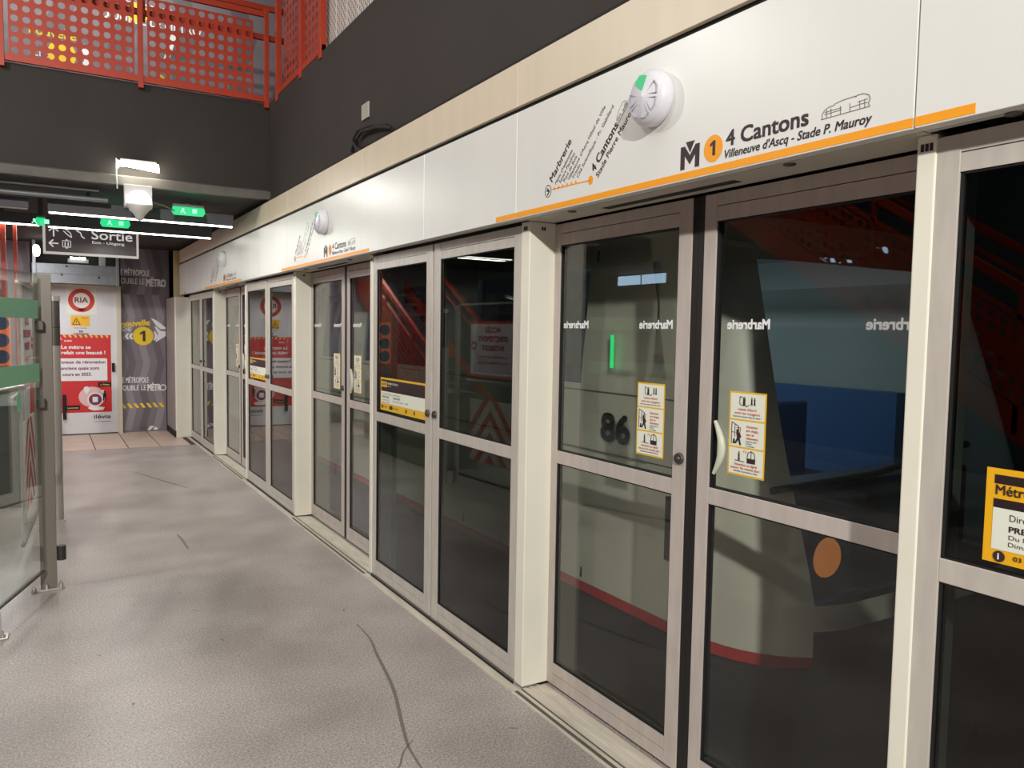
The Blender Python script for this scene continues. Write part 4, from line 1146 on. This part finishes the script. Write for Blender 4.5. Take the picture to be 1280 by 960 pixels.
def nosey(z):                       # front face position along the track at height z
    return 1.80 + max(0, z - .62) * .30 + max(0, .40 - z) * .25


def plan(z, r=.42, n=10, inset=0.0, ytop=None):
    """outline of the nose in plan at height z from the platform side round to the far side"""
    hw = HW - inset - max(0, z - 1.2) * .08; y = nosey(z) + inset; pts = []
    for k in range(n + 1):
        a = math.pi / 2 * k / n; pts.append((XC - hw + r - r * math.cos(a), y + r - r * math.sin(a)))
    for k in range(n + 1):
        a = math.pi / 2 * (1 - k / n); pts.append((XC + hw - r + r * math.cos(a), y + r - r * math.sin(a)))
    return pts


YE = 27.0


def skin(mb, zs, i0=None, i1=None, side=True, far=True, inset=0.0, sm=True):
    rows = []
    for z in zs:
        p = plan(z, inset=inset)
        hw = HW - inset - max(0, z - 1.2) * .08
        q = [(x, y, z) for x, y in p]
        if i0 is not None: q = q[i0:i1]
        if side: q = [(XC - hw, YE, z)] + q
        if far: q = q + [(XC + hw, YE, z)]
        rows.append(q)
    n = len(rows[0]); vs = [v for r_ in rows for v in r_]
    fs = [(i * n + k, i * n + k + 1, (i + 1) * n + k + 1, (i + 1) * n + k) for i in range(len(rows) - 1) for k in range(n - 1)]
    mb.add(vs, fs, sm)


# lower beige body, stripe, skirt
mb = MB(); skin(mb, [.50, .55, .60]); skin(mb, [.402, .50], 0, 8, True, False); mb.build('body_lower', TRBODY, tr)
mb = MB(); skin(mb, [.30, .40, .503], 7, 16, False, False, inset=.02); mb.build('front_bumper', TRDARK, tr)
mb = MB(); skin(mb, [.355, .402], 0, 8, True, False, inset=-.002); mb.build('red_stripe', TRRED, tr)
mb = MB(); skin(mb, [-.85, -.6, -.1, .2, .355], inset=.03); mb.build('underbody', TRDARK, tr)
# side wall with door and window openings (x = platform side), z .60-1.92
SX = XC - HW
sd = MB(); gl_ = MB(); dr = MB()
wins = []                                             # (y0, y1, z0, z1) openings
y = 3.05
doors = []
doors = [(2.62 + 3.67 * 1.0 * k * 0 + 0, 0)]
cells = []
cur = 2.22
pattern = []
k = 0
ypos = 3.00
while ypos < 26:
    pattern.append(('door', ypos, ypos + .62)); pattern.append(('door', ypos + .64, ypos + 1.26)); pattern.append(('win', ypos + 1.75, ypos + 3.15)); ypos += 3.67
def sidex(z): return XC - (HW - max(0, z - 1.2) * .08)
def sidebox(mb, y0, y1, z0, z1, t0=0.0, t1=.03):
    xa, xb = sidex(z0), sidex(z1)
    mb.add([(xa + t0, y0, z0), (xa + t0, y1, z0), (xb + t0, y1, z1), (xb + t0, y0, z1), (xa + t1, y0, z0), (xa + t1, y1, z0), (xb + t1, y1, z1), (xb + t1, y0, z1)],
           [(0, 1, 2, 3), (7, 6, 5, 4), (0, 4, 5, 1), (1, 5, 6, 2), (2, 6, 7, 3), (3, 7, 4, 0)])
ZW0, ZW1 = 1.36, 1.95
sidebox(sd, 2.22, YE, .60, ZW0)
sidebox(sd, 2.22, YE, ZW1, 2.12)
prev = 2.22
for kind, a, b_ in pattern:
    sidebox(sd, prev, a + .06, ZW0, ZW1); prev = b_ - .06
    sidebox(gl_, a + .06, b_ - .06, ZW0, ZW1, .012, .02)
    if kind == 'door':
        line_ = MB()
        sidebox(dr, a, a + .012, .42, 2.0, -.002, .004); sidebox(dr, b_ - .012, b_, .42, 2.0, -.002, .004)
sidebox(sd, prev, YE, ZW0, ZW1)
sd.build('side_wall', TRBODY, tr); gl_.build('side_window', GLW, tr); dr.build('door_seam', BLACK, tr)
mb = MB()
for zz in (1.33, 1.05): sidebox(mb, 2.22, YE, zz, zz + .006, -.0015, .002)
mb.build('body_seam', PGREY, tr)
# nose skin above z .60: corner pillars beige, windscreen glass between
zs = [.60 + (1.92 - .60) * i / 10 for i in range(11)]
mb = MB()
rows = []
for z in zs:                                          # platform-side cheek from the side wall to the windscreen edge
    p = plan(z); q = [(sidex(z), 2.55, z)] + [(x, y_, z) for x, y_ in p[0:8]]; rows.append(q)
n = len(rows[0]); mb.add([v for r_ in rows for v in r_], [(i * n + k, i * n + k + 1, (i + 1) * n + k + 1, (i + 1) * n + k) for i in range(len(rows) - 1) for k in range(n - 1)], True)
rows = []
for z in zs:
    p = plan(z); q = [(x, y_, z) for x, y_ in p[14:]] + [(2 * XC - sidex(z), 2.55, z), (2 * XC - sidex(z), YE, z)]; rows.append(q)
n = len(rows[0]); mb.add([v for r_ in rows for v in r_], [(i * n + k, i * n + k + 1, (i + 1) * n + k + 1, (i + 1) * n + k) for i in range(len(rows) - 1) for k in range(n - 1)], True)
mb.build('nose_pillar', TRBODY, tr)
mb = MB(); rows = []
for z in zs: rows.append([(x, y_, z) for x, y_ in plan(z)[7:15]])
n = len(rows[0]); mb.add([v for r_ in rows for v in r_], [(i * n + k, i * n + k + 1, (i + 1) * n + k + 1, (i + 1) * n + k) for i in range(len(rows) - 1) for k in range(n - 1)], True)
mb.build('windscreen', GLW, tr)
# roof and brow
mb = MB(); skin(mb, [1.92, 2.02, 2.10]); 
rt_ = plan(2.10); 
top = [(sidex(2.10), YE, 2.10)] + [(x, y_, 2.10) for x, y_ in rt_] + [(2 * XC - sidex(2.10), YE, 2.10)]
ins = [(XC + (x - XC) * .8, y_ + .25 if y_ < 10 else y_, 2.25) for x, y_, z in top]
n = len(top); mb.add(top + ins, [(k, k + 1, n + k + 1, n + k) for k in range(n - 1)], True); mb.add(ins, [tuple(range(n))])
mb.build('roof', TRBODY, tr)
# cab side window, headlamp, number, green door light, wiper
mb = MB(); mb.poly([(SX - .003, 1.965 + .30, .66), (SX - .003, 2.30 + .12, .66), (SX - .003, 2.42, .93), (SX - .003, 2.28, .95)], (.004, 0, 0)); mb.build('cab_side_window', mat('cab_glass_dark', (58, 56, 52), .25), tr)
P = Plane((SX, 0, 0), (0, -1, 0), (0, 0, 1), (-1, 0, 0)); s = MB(); text(s, P, '86', -2.87, 1.115, .125, .20, .03); s.build('vehicle_number', mat('number_black', (40, 38, 36), .6), tr)
s = MB().box(SX - .006, SX, 2.795, 2.812, 1.45, 1.60); s.build('door_light', emis('door_green', (20, 230, 120), 1.2), tr)
mb = MB().lathe([(0, .03), (.05, .028), (.075, .01), (.08, 0)], (2.62, nosey(.72) + .10, .74), (0, -1, 0), 24); mb.build('headlamp', emis('headlamp_amber', (235, 130, 55), .55), tr)
mb = MB().tube([(2.35, nosey(1.05) + .05, 1.02), (2.9, nosey(1.10) - .015, 1.05), (3.6, nosey(1.15) - .015, 1.13)], .015); mb.build('wiper', BLACK, tr)
# interior: floor, seats, rear bulkhead, dashboard
it = MB().box(2.30, 4.2, 2.3, 8.0, .36, .40).box(2.35, 4.15, 8.0, 8.05, .4, 2.1); it.box(3.75, 4.18, 2.6, 5.5, .4, .85); it.box(4.08, 4.2, 2.6, 7.5, .4, 1.3); it.build('interior', TRIN, tr)
db = MB().box(2.50, 4.0, 2.14, 2.34, .45, .98); db.build('dashboard', mat('dash_grey', (60, 66, 72), .6), tr, .03)
st = MB()
for y_ in (2.9, 4.1): st.box(3.3, 3.72, y_, y_ + .08, .8, 1.25); st.box(3.3, 3.72, y_, y_ + .42, .72, .82)
st.build('seat', mat('seat_blue', (50, 70, 110), .7), tr, .02)
MB().box(3.05, 3.25, 2.5, 5.0, 2.06, 2.09).build('interior_lamp', emis('interior_lamp_glow', (215, 235, 255), 3.0), tr)
light('train_cabin_glow', 'AREA', (3.15, 3.6, 2.04), 5, (.8, .92, 1.0), .25, 2.4, aim=(3.15, 3.6, 0))
# guide rail and running track in the bed
for (x_, nm) in ((2.45, 'platform side'), (4.05, 'far side')):
    solo('guide_rail', MB().box(x_ - .06, x_ + .06, -4.9, 29, -1.1, -.88), mat('rail_concrete', (96, 88, 72), .7), 'running rail in the dark track bed, ' + nm, 'rail', 'running rails in the track bed')
